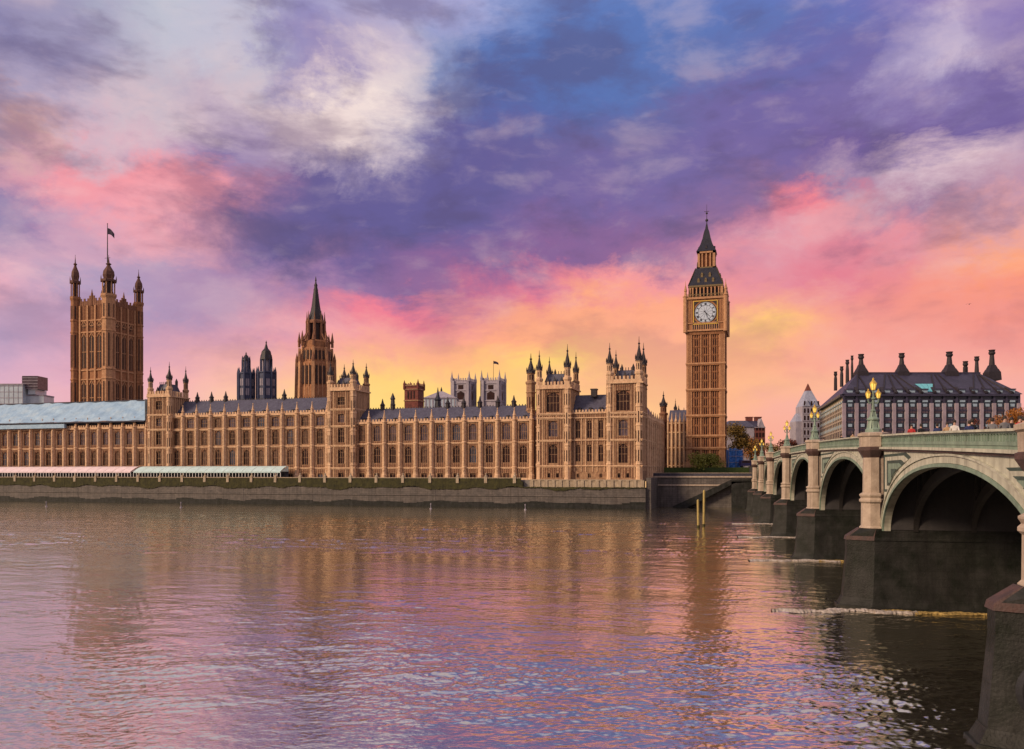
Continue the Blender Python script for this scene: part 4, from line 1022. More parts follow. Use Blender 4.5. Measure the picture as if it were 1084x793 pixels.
def awning(p0, p1, m, m2, n, lab, name='terrace_awning'):
    o = thing(name, lab, 'awning'); x0 = at(p0, YW+3)[0]; x1 = at(p1, YW+3)[0]; y0, y1 = YW+1.6, YW+7
    for k in range(n):
        a0 = x0+(x1-x0)*k/n+.06; a1 = x0+(x1-x0)*(k+1)/n-.06; q = MB(); ns = 6
        for s in range(ns):
            t0, t1 = s/ns, (s+1)/ns; zf = lambda t: 11.6+2.0*math.sin(t*math.pi/2)
            yf = lambda t: y0+(y1-y0)*t
            q.quad((a0,yf(t0),zf(t0)),(a1,yf(t0),zf(t0)),(a1,yf(t1),zf(t1)),(a0,yf(t1),zf(t1)), 0)
        q.add([(a0,y0,11.6),(a0,y1,13.6),(a0,y1,11.6)], [(0,1,2)], 0); q.add([(a1,y0,11.6),(a1,y1,11.6),(a1,y1,13.6)], [(0,1,2)], 0)
        q.box(a0, a1, y0-.06, y0, 11.15, 11.65, 0)
        q.build('canopy', [m], o)
    b = MB()
    for k in range(n*3+1):
        xx = x0+(x1-x0)*k/(n*3); b.box(xx-.09, xx+.09, y0+.05, y0+.2, ZT, 11.4, 0)
    b.box(x0, x1, y1-.3, y1, ZT, 11.6, 1)
    b.build('frame', [m2, DARKIRON], o); return o
awning(-20, 141, PINK, WHITEF, 18, 'long pale pink canvas awning on the terrace at the left')
awning(144, 299, TEAL, WHITEF, 16, 'long pale teal canvas awning on the terrace, right of the pink one')
# garden retaining wall beside the bridge, with its stair ramp
b = MB(); gx0 = xw1; gx1 = 16.0
b.box(gx0, gx1, 274, 276, -3, 9.6, 0); b.box(gx0, gx0+1.5, YW+1, 275, -3, 9.6, 0)
b.build_ = None
GW = thing('garden_wall', 'dark stained garden retaining wall with sloping ramp, between palace and bridge', 'retaining wall')
b.build('wall', [GRAN], GW)
b = MB(); b.box(gx0, gx1, 273.6, 274.6, 9.6, 10.1, 1); b.box(gx0, gx1, 273.8, 274.3, 10.1, 11.0, 0); b.box(gx0, gx1, 273.7, 274.4, 11.0, 11.15, 1); b.box(gx0, gx1, 273.7, 274, 6.9, 7.4, 1)
b.build('parapet', [DARKIRON, PIERST], GW)
b = MB(); ra = W(712, 268)[0]; rb = W(775, 268)[0]
b.xz([(ra,.3),(rb,9.0),(rb+7,9.2),(rb+7,8.3),(rb+1,7.9),(ra+3,-1),(ra,-1)], 271.5, 273.9, 0)
b.box(rb, rb+8, 271.5, 274, -2, 8.4, 0)
b.build('stair_ramp', [WETG], GW)

# ------------------------------------------------------------------ trees and shrubs
def tree(name, label, cat, loc, hgt, rad, leafm, n=2600, trunk=.28, leaf=.45, sq_=.8, seed=1, group=None, kind=None, parts=True):
    rr = random.Random(seed); o = thing(name, label, cat, loc, 0, group)
    q = MB(); th = hgt*trunk
    q.lathe(0, 0, [(hgt*.035+.12,-.3),(hgt*.025+.08,th*.5),(hgt*.02+.06,th),(.06,hgt*.75)], 8)
    cl = []
    for k in range(11):
        a = rr.random()*6.28; rd = rad*rr.uniform(.15,.72); zc = th+(hgt-th)*rr.uniform(.15,.82); c_ = (rd*math.cos(a), rd*math.sin(a), zc); cl.append((c_, rad*rr.uniform(.28,.5)))
        q.bar((0,0,th*rr.uniform(.6,1.1)), c_, .09*rad**.5, w2=.03)
    q.build('trunk', BARK, o)
    q = MB()
    for k in range(n):
        c_, cr_ = cl[k % len(cl)]; v = Vector((rr.gauss(0,1), rr.gauss(0,1), rr.gauss(0,1))).normalized()*cr_*rr.random()**.4
        p = Vector((c_[0]+v.x, c_[1]+v.y, c_[2]+v.z*sq_)); s = leaf*rr.uniform(.5,1.2)
        a = Vector((rr.gauss(0,1), rr.gauss(0,1), rr.gauss(0,.7))).normalized(); b_ = a.cross(Vector((rr.gauss(0,1), rr.gauss(0,1), rr.gauss(0,1)))).normalized()
        q.add([p-a*s*.5, p+b_*s*.32, p+a*s*.5, p-b_*s*.32], [(0,1,2,3)])
    q.build('crown', leafm, o); return o
def Wz(p, D, z): x, y = W(p, D); return (x, y, z)
tree('shrub', 'rounded yellow-green bush on the garden wall in front of the clock tower', 'bush', Wz(745, 289, 10.4), 8.0, 7.2, L_GRN, 5200, .05, .6, .62, 3)
tree('plane_tree', 'olive and orange autumn tree right behind the clock tower base', 'tree', Wz(781, 345, 13), 20, 8.5, L_OLV, 4200, .2, .8, .85, 5)
tree('plane_tree', 'small russet tree beyond the bridge end, left of the gabled house', 'tree', Wz(796, 385, 13), 15, 7, L_ORG, 2600, .2, .8, .85, 6)
tree('plane_tree', 'low russet tree left of the white gabled tower', 'tree', Wz(836, 370, 13), 14, 6.5, L_RED, 2600, .2, .8, .85, 7)
tree('plane_tree', 'brown tree between gabled house and white tower', 'tree', Wz(822, 400, 13), 13, 7, L_OLV, 2600, .2, .8, .85, 8)
tree('plane_tree', 'large orange autumn tree at the right edge, in front of the bronze roofed block', 'tree', Wz(1066, 232, 9), 22.5, 8.0, L_ORG, 6000, .25, .55, .85, 9)
tree('plane_tree', 'russet tree left of the large orange tree, by the bronze roofed block', 'tree', Wz(1034, 238, 9), 19, 5.5, L_RED, 3200, .3, .5, .8, 10)

# ------------------------------------------------------------------ bronze-roofed block beyond the bridge
D_ = 270.0
o = thing('bronze_roofed_block', 'office block with dark bronze roof, tall chimneys and pink stone piers', 'office building', (*W(893, D_), 0), TH)
fw = (1078-893)/F*D_; G = lambda py: H(py, D_)
FP = [(0,0),(fw,0),(fw+8,52),(15.5,62)]
ze = G(419); zr = EYE+(501-397)*282/F
b = MB(); b.poly(FP, 9, ze, 0); b.build('wall', [PHG], o)
def edge(p, q_):                # matrix with x along the edge, -y outward
    d_ = Vector((q_[0]-p[0], q_[1]-p[1], 0)); ln = d_.length; a = math.atan2(d_.y, d_.x)
    return Matrix.Translation((p[0], p[1], 0)) @ Matrix.Rotation(a, 4, 'Z'), ln
for (p, q_, n) in ((FP[0], FP[1], 14), (FP[3], FP[0], 15)):
    M, ln = edge(p, q_); bw = ln/n
    b = MB(); b.M = M
    side_ = n == 15
    for k in range(n+1):
        xx = k*bw
        if side_: b.box(xx-.3, xx+.3, -.25, .02, 9, G(427), 0); continue
        b.box(xx-.52, xx+.52, -.75, .02, 9, G(427), 0); b.box(xx-.32, xx+.32, -.6, .02, G(427), ze, 1)
    for zz in (G(423.5), G(434.5), G(444.5), G(455)): b.box(0, ln, -.3, .02, zz-.28, zz+.28, 0 if side_ else 1)
    b.box(0, ln, -1.1, .4, ze-.2, ze+.5, 1)
    b.build('pier_row', [PHP if n == 14 else PIERST, PHR], o)
    for k in range(n):
        q = MB(); q.M = M; xx = (k+.5)*bw
        for (ya_, yb_) in ((430.5,427.5),(441.5,438.3),(452,448.8)):
            q.box(xx-.62, xx+.62, -.35, .02, G(ya_), G(yb_), 0)
        for (ya_, yb_) in ((437.5,431),(447.7,442.5),(461,453)):
            q.box(xx-1.05, xx+1.05, -.22, .02, G(ya_), G(yb_), 1)
            q.box(xx-.06, xx+.06, -.3, -.22, G(ya_), G(yb_), 2)
        q.box(xx-.8, xx+.8, -.4, .02, G(425.8), G(423.8), 0)
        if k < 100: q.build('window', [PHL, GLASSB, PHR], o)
# roof
ins = 9.0
RP = [(ins*.9,ins),(fw-ins*.8,ins),(fw-2,50),(ins+16,54)]
b = MB(); EP = [(-.9,-.9),(fw+.9,-.9),(fw+9,53),(14.5,63)]
b.poly(EP, ze+.5, zr, 0, RP)
b.poly([(p[0],p[1]) for p in RP], zr, zr+.6, 0)
M, ln = edge(EP[0], EP[1]); n = 14
for k in range(1, n):            # raking ducts gathered towards the chimneys
    x0 = k*ln/n
    for tgt in (13, 44, 71, 93): pass
    tx = min((fw*.10, fw*.335, fw*.60, fw*.86), key=lambda v: abs(v-x0))
    tt = .96; xr_ = min(max(x0+(tx-x0)*.72, ins*.9), fw-ins*.9)
    b.bar((x0,-.9,ze+.6), (xr_, ins-.6, zr-.3), .16, 1)
    b.bar((x0,-.75,ze+.6), (x0+(xr_-x0)*.12, 2.0, ze+.6+(zr-ze)*.2+.4), .5, 1)
b.build('roof', [PHR, LEAD], o)
for k in range(14):
    xx = (k+.5)*fw/14; q = MB()
    q.box(xx-.85, xx+.85, -.2, 2.2, ze+.9, ze+2.0, 0); q.box(xx-1.05, xx+1.05, -.5, 2.4, ze+1.9, ze+2.3, 1); q.build('dormer', [PHL, PHR], o)
q = MB(); cxs = (984-893)/F*D_
zt_, zb_2 = G(405), G(414.5)
def onroof(x, z, off=.25): t = (z-ze-.5)/(zr-ze-.5); return (x, -.9+(ins+.9)*t-off, z)
for s0, s1 in ((-2.9,-1.2),(-1.0,.9),(1.1,2.9)):
    a, b2, c3, d3 = onroof(cxs+s0*.35, zb_2), onroof(cxs+s1*.35, zb_2), onroof(cxs+s1, zt_), onroof(cxs+s0, zt_)
    q.add([a,b2,c3,d3]+[(p[0],p[1]+.3,p[2]) for p in (a,b2,c3,d3)], [(0,1,2,3),(0,4,5,1),(1,5,6,2),(2,6,7,3),(3,7,4,0)], 0)
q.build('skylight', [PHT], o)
def chimney(xx, yy, ztop, r, base=True):
    r *= .74
    q = MB()
    if base:
        SQ = lambda f: [(xx-r*f,yy-r*f),(xx+r*f,yy-r*f),(xx+r*f,yy+r*f),(xx-r*f,yy+r*f)]
        q.poly(SQ(2.5), zr-2, zr+.8, 0, SQ(2.3)); q.poly(SQ(2.2), zr+.8, zr+1.8, 0, SQ(1.7)); q.poly(SQ(1.6), zr+1.8, zr+3.2, 0, SQ(1.0))
    q.lathe(xx, yy, [(r*1.2,zr-1.5),(r*1.1,zr+3.2),(r*.8,ztop-1.8),(r*1.0,ztop-1.5),(r*1.25,ztop-1.3),(r*1.25,ztop-.8),(r*1.0,ztop-.6),(r*1.3,ztop)], 12, m=0)
    q.build('chimney', [LEAD], o)
sxx = lambda p, dy: (p-542)/F*(D_+dy)-(893-542)/F*D_
for (p, yt, dy, r, bs) in ((911.5,375,10,1.05,1),(954.5,374,10,1.05,1),(1005,372.5,10,1.2,1),(1022,382.5,16,.95,0),(1034,377.5,30,.95,0),(1050,370.5,11,1.15,1),
                           (897,381,24,.7,0),(891,388,36,.7,0),(884.5,393.5,50,.7,0),(902,376.5,16,.5,0)):
    dz = D_+dy; chimney(sxx(p, dy), dy, EYE+(501-yt)*dz/F, r, bs)
# white gabled tower left of it
D_ = 375.0; k2 = D_/F
o = thing('white_gabled_tower', 'white stone tower with steep gable and rusty cap, left of the bronze roofed block', 'tower', (*W(857, D_), 0), TH)
G = lambda py: H(py, D_)
b = MB(); b.box(-7.5*k2, 11.5*k2, 0, 9, 12, G(430), 0); b.box(-14*k2, -7.5*k2, .5, 9, 12, G(446), 0)
for j in range(6):
    for k in range(5): xx = (-6+k*3.6)*k2; b.box(xx, xx+.75, -.08, 0, G(468)+j*3.3, G(468)+j*3.3+2, 1)
    b.box(-7.6*k2, 11.6*k2, -.2, 0, G(468)+j*3.3-.5, G(468)+j*3.3-.2, 0)
b.build('wall', [PALEW, GLASS], o)
b = MB(); b.poly([(-7.5*k2,0),(11.5*k2,0),(11.5*k2,9),(-7.5*k2,9)], G(430), G(413), 0, [(-.8*k2,3),(4.6*k2,3),(4.6*k2,6),(-.8*k2,6)])
b.poly([(-.8*k2,3),(4.6*k2,3),(4.6*k2,6),(-.8*k2,6)], G(413), G(405), 1, [(1.8*k2,4.4),(2.2*k2,4.4),(2.2*k2,4.6),(1.8*k2,4.6)])
for k in (-1, 1): b.xz([((2+k*4.5)*k2-1.2,G(430)),((2+k*4.5)*k2+1.2,G(430)),((2+k*4.5)*k2,G(423))], -.3, 3, 0)
b.poly([(-14*k2,.5),(-7.5*k2,.5),(-7.5*k2,9),(-14*k2,9)], G(446), G(437), 0, [(-11*k2,4),(-7.5*k2,4),(-7.5*k2,5),(-11*k2,5)])
b.build('roof', [mat('pale_lead', (.33,.35,.44), .5, var=.2, streak=.5), L_RED], o)
# gabled brick house behind the bridge end
D_ = 420.0; k2 = D_/F
o = thing('brick_house', 'red brick house with white gable and chimneys, beyond the far bridge end', 'house', (*W(801, D_), 0), TH)
G = lambda py: H(py, D_)
b = MB(); b.box(-9*k2, 9*k2, 0, 12, 12, G(452), 0)
for k in range(5):
    for j in range(3): xx = (-7.4+k*3.3)*k2; b.box(xx, xx+1.0, -.08, 0, G(470)+j*3.4, G(470)+j*3.4+2.2, 1)
b.box(-9.2*k2, 9.2*k2, -.3, 0, G(452)-.4, G(452), 2); b.xz([(1*k2,G(452)),(8.5*k2,G(452)),(4.8*k2,G(443))], -.3, 5, 2)
b.build('wall', [BRICK, GLASS, PALEW], o)
b = MB(); b.poly([(-9*k2,0),(9*k2,0),(9*k2,12),(-9*k2,12)], G(452), G(445), 0, [(-7*k2,5),(7*k2,5),(7*k2,7),(-7*k2,7)]); b.build('roof', [PHR], o)
for xx in (-4.5*k2, 4.8*k2): q = MB(); q.box(xx-1.6, xx+1.6, 5, 7, G(447), G(441)); q.box(xx-1.8, xx+1.8, 4.8, 7.2, G(441.5), G(440.5)); q.build('chimney', BRICK, o)
# dark domed block behind the trees, right of clock tower
o = thing('slate_roofed_block', 'low building with dark slate roof, behind the olive tree by the clock tower', 'building', (*W(783, 400), 0), TH)
b = MB(); b.box(-7,7,0,10,12,H(452,400),0); b.build('wall', [PALEW], o)
b = MB(); b.poly([(-7.5,-.5),(7.5,-.5),(7.5,10.5),(-7.5,10.5)], H(452,400), H(445,400), 0, [(-4,3),(4,3),(4,7),(-4,7)]); b.build('roof', [SLATE], o)

# blue tarpaulin-wrapped scaffold and van near the bridge end
D_ = 287.0; o = thing('wrapped_scaffold', 'bright blue tarpaulin wrapped scaffold right of the clock tower base', 'scaffold', Wz(771.5, D_, 12.9), TH)
b = MB(); n = 8
for i in range(n):
    for j in range(6):
        P3 = lambda i_, j_: (i_*4.9/n, .25*math.sin(i_*1.9+j_*1.3), j_*6.6/6-(.6 if i_ > 5 else 0)*(j_ == 6)+.2*math.sin(i_*2.2)*(j_ == 6))
        b.quad(P3(i,j), P3(i+1,j), P3(i+1,j+1), P3(i,j+1))
b.box(0, 4.9, .4, 3.5, 0, 6.2, 0); b.build('tarpaulin', [BLUET], o)
b = MB()
for xx in (-.1, 2.4, 5.0): b.lathe(xx, -.35, [(.06,0),(.06,7.4)], 6)
for zz in (1.8, 3.9, 6.0): b.box(-.3, 5.2, -.42, -.3, zz, zz+.1)
b.build('pole_frame', [PALEW], o)
VANM = mat('dark_blue_vehicle_paint', (.02,.018,.09), .3, var=.15, bump=0)
def van(loc, rz, m, label, g=None):
    o = thing('parked_van', label, 'van', loc, rz, g)
    b = MB(); b.xz([(-2.6,.45),(2.6,.45),(2.65,1.2),(2.0,1.35),(1.45,2.3),(-2.55,2.35),(-2.65,1.2)], -.95, .95); b.build('body', [m], o)
    b = MB(); b.xz([(1.1,1.4),(1.9,1.4),(1.42,2.15),(1.1,2.15)], -.97, .97); b.box(-2.2, .8, -.965, .965, 1.45, 2.1); b.build('window', [GLASS], o)
    for sx in (-1.7, 1.75):
        for sy in (-.82, .82):
            q = MB(); q.M = Matrix.Translation((sx, sy, .36)) @ Matrix.Rotation(R(90), 4, 'X'); q.lathe(0, 0, [(.36,-.11),(.36,.11)], 16, m=0); q.lathe(0, 0, [(.2,-.125),(.2,.125)], 12, m=1); q.build('wheel', [BLACK, PALEW], o)
    for sy in (-.65, .65): q = MB(); q.box(2.6, 2.68, sy-.16, sy+.16, .8, 1.0); q.build('headlight', [WHITEF], o)
van(Wz(791, 284, 13.05), TH+R(8), VANM, 'dark blue van parked at the far end of the bridge')
van(Wz(799, 300, 13.05), TH+R(12), mat('white_vehicle_paint', (.6,.6,.62), .3, var=.05, bump=0), 'white van parked behind the dark blue van at the far bridge end')

# ------------------------------------------------------------------ bridge
XF, BWD = 13.9, 26.0
PY = [5.0, 37.5, 74.3, 113.5, 152.5, 191.0, 223.0, 254.0]     # abutment, six piers, abutment
def ztop(y): return 15.55-1.65e-4*(y-165)**2 if y < 165 else 15.55-1.2e-4*(y-165)**2
BRG = thing('bridge', 'green and cream arched iron bridge on granite piers crossing the river', 'bridge', (0,0,0), BR)
def intr(i, y):
    y0, y1 = PY[i]+1.5, PY[i+1]-1.5; m_ = (y0+y1)/2; a = (y1-y0)/2; zs = 6.3; rise = ztop(m_)-2.2-zs
    t = min(1, abs((y-m_)/a)); return zs+rise*(1-t**2.15)**(1/1.9)
for i in range(7):
    y0, y1 = PY[i]+1.5, PY[i+1]-1.5; m_ = (y0+y1)/2; a = (y1-y0)/2; n = 48
    ys = [m_-a*math.cos(math.pi*k/n) for k in range(n+1)]
    pts = [(y, intr(i, y)) for y in ys]
    for xs, xe_ in ((XF, XF+.5), (XF+BWD-.5, XF+BWD)):
        b = MB()
        for k in range(n):
            (ya_, za_), (yb_, zb3) = pts[k], pts[k+1]; ta, tb = ztop(ya_)-1.15, ztop(yb_)-1.15
            b.quad((xs,ya_,za_),(xs,ya_,ta),(xs,yb_,tb),(xs,yb_,zb3)); b.quad((xe_,ya_,za_),(xe_,yb_,zb3),(xe_,yb_,tb),(xe_,ya_,ta))
            b.quad((xs,ya_,za_),(xs,yb_,zb3),(xe_,yb_,zb3),(xe_,ya_,za_))
        # arch ring mouldings
        nrm = []
        for k in range(n+1):
            p0 = pts[max(0,k-1)]; p1 = pts[min(n,k+1)]; d_ = Vector((p1[0]-p0[0], p1[1]-p0[1])).normalized(); nrm.append((-d_.y, d_.x))
        sgn = -1 if xs == XF else 1; xo = XF if xs == XF else XF+BWD
        for (r0, r1, pr, mi) in ((0.0,.22,.14,1),(.24,.66,.07,0),(.68,.8,.16,0)):
            for k in range(n):
                q0 = [(xo+sgn*pr, pts[j][0]+nrm[j][0]*r, min(pts[j][1]+nrm[j][1]*r, ztop(pts[j][0])-1.2)) for j, r in ((k,r0),(k,r1),(k+1,r1),(k+1,r0))]
                b.add(q0+[(xo, p[1], p[2]) for p in q0], [(0,1,2,3),(0,3,7,4),(1,5,6,2)], mi)
        b.build('arch', [PAINT, PAINTG], BRG)
                       # pierced spandrel panels beside the piers
    for end in (0, 1):
        yp = PY[i]+1.25 if end == 0 else PY[i+1]-1.25; sg = 1 if end == 0 else -1
        zt_ = ztop(yp)-1.65
        def curve_y(z, off):     # where the ring's outer edge meets height z
            for s in range(200):
                y = yp+sg*(.5+s*.06)
                if intr(i, y)+off*1.25 >= z: return y
            return yp+sg*8
        lo = zt_-3.0
        yt_ = curve_y(zt_, 1.0); yl_ = yp+sg*.35
        zlow = max(lo, 6.5)
        while curve_y(zlow, 1.0)-yl_ if sg > 0 else yl_-curve_y(zlow, 1.0): 
            w_ = abs(curve_y(zlow, 1.0)-yl_)
            if w_ > .5 or zlow > zt_-.6: break
            zlow += .15
        steps = 8
        outer = [(yl_, zt_)]+[(yl_, zlow)]+[(curve_y(zlow+(zt_-zlow)*s/steps, 1.0), zlow+(zt_-zlow)*s/steps) for s in range(steps+1)]
        def plate(pp, pr, mi, xo, sx):
            n_ = len(pp); b.add([(xo+sx*pr, p[0], p[1]) for p in pp]+[(xo, p[0], p[1]) for p in pp], [tuple(range(n_))]+[(j, j+n_, (j+1) % n_+n_, (j+1) % n_) for j in range(n_)], mi)
        cyy = sum(p[0] for p in outer)/len(outer); czz = sum(p[1] for p in outer)/len(outer)
        for xo, sx in ((XF, -1), (XF+BWD, 1)):
            b = MB()
            plate(outer, .02, 1, xo, sx)
            plate([(cyy+(p[0]-cyy)*.86, czz+(p[1]-czz)*.86) for p in outer], .05, 0, xo, sx)
            plate([(cyy+(p[0]-cyy)*.66, czz+(p[1]-czz)*.66) for p in outer], .035+.03, 1, xo, sx)
            plate([(cyy+(p[0]-cyy)*.50, czz+(p[1]-czz)*.50) for p in outer], .085, 2, xo, sx)
            plate([(cyy+(p[0]-cyy)*.22, czz+(p[1]-czz)*.22) for p in outer], .11, 1, xo, sx)
            b.build('spandrel_panel', [PAINT, PAINTD, PAINTG], BRG)
    for j in range(6):           # iron ribs under the deck
        xr_ = XF+2.4+j*(BWD-4.8)/5; b = MB()
        for k in range(n):
            (ya_, za_), (yb_, zb3) = pts[k], pts[k+1]
            b.add([(xr_-.2,ya_,za_-.05),(xr_+.2,ya_,za_-.05),(xr_+.2,yb_,zb3-.05),(xr_-.2,yb_,zb3-.05),(xr_-.2,ya_,za_+.7),(xr_+.2,ya_,za_+.7),(xr_+.2,yb_,zb3+.7),(xr_-.2,yb_,zb3+.7)],
                  [(0,3,2,1),(4,5,6,7),(0,1,5,4),(1,2,6,5),(2,3,7,6),(3,0,4,7)])
        for k in range(4, n-3, 4):
            y, z = pts[k]
            if ztop(y)-1.3-z > .9: b.box(xr_-.1, xr_+.1, y-.12, y+.12, z+.6, ztop(y)-1.3)
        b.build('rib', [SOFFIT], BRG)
    b = MB()                     # deck plates over this arch
    for k in range(16):
        ya_ = PY[i]+(PY[i+1]-PY[i])*k/16; yb_ = PY[i]+(PY[i+1]-PY[i])*(k+1)/16; ta, tb = ztop(ya_)-1.32, ztop(yb_)-1.32
        b.add([(XF+.5,ya_,ta-.25),(XF+BWD-.5,ya_,ta-.25),(XF+BWD-.5,yb_,tb-.25),(XF+.5,yb_,tb-.25),(XF+.5,ya_,ta),(XF+BWD-.5,ya_,ta),(XF+BWD-.5,yb_,tb),(XF+.5,yb_,tb)],
              [(0,3,2,1),(4,5,6,7),(0,1,5,4),(1,2,6,5),(2,3,7,6),(3,0,4,7)])
        for xx in range(6): pass
        b.box(XF+.5, XF+BWD-.5, ya_-.15, ya_+.15, ta-.75, ta-.25)
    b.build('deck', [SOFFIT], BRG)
# cornice and pierced parapets, one run per arch and side
def sweep(b, x0, x1, y0, y1, dz0, dz1, m, n=16):
    for k in range(n):
        a, c2 = y0+(y1-y0)*k/n, y0+(y1-y0)*(k+1)/n; za_, zb3 = ztop(a), ztop(c2)
        b.add([(x0,a,za_+dz0),(x1,a,za_+dz0),(x1,c2,zb3+dz0),(x0,c2,zb3+dz0),(x0,a,za_+dz1),(x1,a,za_+dz1),(x1,c2,zb3+dz1),(x0,c2,zb3+dz1)],
              [(0,3,2,1),(4,5,6,7),(0,1,5,4),(1,2,6,5),(2,3,7,6),(3,0,4,7)], m)
for i in range(7):
    for side in (0, 1):
        b = MB(); s_ = -1 if side == 0 else 1; xo = XF if side == 0 else XF+BWD
        X = lambda a, c2: tuple(sorted((xo+s_*a, xo+s_*c2)))
        y0, y1 = PY[i]+(.8 if i else -30), PY[i+1]-(.8 if i < 6 else -26)
        sweep(b, *X(-.25,.22), y0, y1, -.13, 0, 0); sweep(b, *X(-.2,.10), y0, y1, -.22, -.13, 1)
        sweep(b, *X(-.15,.10), y0, y1, -.82, -.62, 1); sweep(b, *X(-.10,.05), y0, y1, -1.0, -.82, 1)
        sweep(b, *X(-.25,.30), y0, y1, -1.18, -1.0, 0); sweep(b, *X(-.25,.16), y0, y1, -1.32, -1.18, 2)
        sp = .46; n = int((y1-y0)/sp)
        for k in range(n):
            y = y0+(k+.5)*(y1-y0)/n; z = ztop(y); xx0, xx1 = X(-.12,.07)
            b.box(xx0, xx1, y-.085, y+.085, z-.62, z-.22, 1)
            b.add([(xx0,y-.23,z-.22),(xx1,y-.23,z-.22),(xx1,y+.23,z-.22),(xx0,y+.23,z-.22),(xx0,y,z-.36),(xx1,y,z-.36)], [(0,1,5,4),(2,3,4,5),(0,4,3),(1,2,5)], 1)
        # dark red lip under the cornice
        b.build('parapet', [PAINT, PAINTG, REDST], BRG)
# piers
def fp(off, nose=0):
    e = off-.72
    return [(XF-3.3-e,-.75-e*.4),(XF-1.0-e*.5,-2.0-e),(XF+BWD+1.0+e*.5,-2.0-e),(XF+BWD+3.3+e,-.75-e*.4),(XF+BWD+3.3+e,.75+e*.4),(XF+BWD+1.0+e*.5,2.0+e),(XF-1.0-e*.5,2.0+e),(XF-3.3-e,.75+e*.4)]
for i, yp in enumerate(PY):
    ab = i in (0, 7)
    P_ = MB(); sh = (lambda pts_: [(p[0], p[1]+yp) for p in pts_])
    P_.poly(sh(fp(.95)), -4, .15, 0, sh(fp(.9))); P_.poly(sh(fp(.75)), .15, .75, 0, sh(fp(.45)))
    P_.poly(sh(fp(.42)), .75, 4.6, 0, sh(fp(.08))); P_.poly(sh(fp(.1)), 4.6, 5.5, 0, sh(fp(.1)))
    tp = [(XF-1.7,-.5),(XF-.6,-1.45),(XF+BWD+.6,-1.45),(XF+BWD+.9,-.55),(XF+BWD+.9,.55),(XF+BWD+.6,1.45),(XF-.6,1.45),(XF-1.7,.5)]
    P_.poly(sh(fp(.18)), 5.5, 5.75, 0, sh(fp(.12))); P_.poly(sh(fp(.1)), 5.75, 6.45, 0, sh(tp))
    for ends, tps in (((1,0,7,6),(1,0,7,6)), ((2,3,4,5),(2,3,4,5))):
        A_ = [sh(fp(.13))[j] for j in ends]; B_ = [sh(fp(.20))[j] for j in ends]; T_ = [sh(tp)[j] for j in tps]
        P_.add([(p[0],p[1],5.48) for p in B_]+[(p[0],p[1],5.78) for p in A_]+[(p[0],p[1],6.47) for p in T_], [(0,1,5,4),(1,2,6,5),(2,3,7,6),(4,5,9,8),(5,6,10,9),(6,7,11,10)], 1)
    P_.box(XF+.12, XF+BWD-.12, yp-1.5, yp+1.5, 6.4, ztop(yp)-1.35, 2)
    if ab:
        yy0, yy1 = (yp-30, yp-1.5) if i == 0 else (yp+1.5, yp+40)
        P_.box(XF-.6, XF+BWD+.6, yy0, yy1, -4, ztop(yp)-1.35, 2)
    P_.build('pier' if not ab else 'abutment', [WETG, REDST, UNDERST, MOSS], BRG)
    for side in (0, 1):
        xo = XF-.55 if side == 0 else XF+BWD+.55; zt_ = ztop(yp); q = MB(); q.box(min(xo, xo+(.8 if side == 0 else -.8)), max(xo, xo+(.8 if side == 0 else -.8)), yp-.62, yp+.62, 6.3, zt_-.1, 0)
        q.lathe(xo, yp, [(1.12,6.2),(1.12,6.5),(.98,6.65),(.96,8.5),(1.12,8.65),(1.12,8.8),(.98,8.95),(1.1,9.15),(1.1,9.25),(.84,9.4),(.82,zt_-1.9)], 8, m=0)
        q.lathe(xo, yp, [(.82,zt_-1.9),(1.0,zt_-1.65),(1.22,zt_-1.3),(1.22,zt_-1.05),(1.1,zt_-1.0)], 8, m=1)
        q.lathe(xo, yp, [(1.1,zt_-1.0),(1.12,zt_-.2),(1.25,zt_-.1),(1.25,zt_+.12),(1.0,zt_+.2)], 8, m=0)
        q.build('pier_turret', [PIERST, REDST], BRG)
# road and footways over the bridge
def bstrip(name, x0, x1, dz, m, y0=-24, y1=280, n=48, th=.0):
    b = MB()
    for k in range(n):
        a, c2 = y0+(y1-y0)*k/n, y0+(y1-y0)*(k+1)/n
        if th: b.add([(x0,a,ztop(a)+dz-th),(x1,a,ztop(a)+dz-th),(x1,c2,ztop(c2)+dz-th),(x0,c2,ztop(c2)+dz-th),(x0,a,ztop(a)+dz),(x1,a,ztop(a)+dz),(x1,c2,ztop(c2)+dz),(x0,c2,ztop(c2)+dz)], [(0,3,2,1),(4,5,6,7),(0,1,5,4),(1,2,6,5),(2,3,7,6),(3,0,4,7)])
        else: b.quad((x0,a,ztop(a)+dz),(x1,a,ztop(a)+dz),(x1,c2,ztop(c2)+dz),(x0,c2,ztop(c2)+dz))
    return struct(b.build(name, m, None, (0,0,0), BR))
bstrip('road', XF+4.9, XF+BWD-4.9, -1.28, ASPH)
bstrip('pavement', XF+.3, XF+4.9, -1.15, PAVE, th=.16); bstrip('pavement', XF+BWD-4.9, XF+BWD-.3, -1.15, PAVE, th=.16)
bstrip('lane_marking', XF+BWD/2-.08, XF+BWD/2+.08, -1.275, WHITEP)

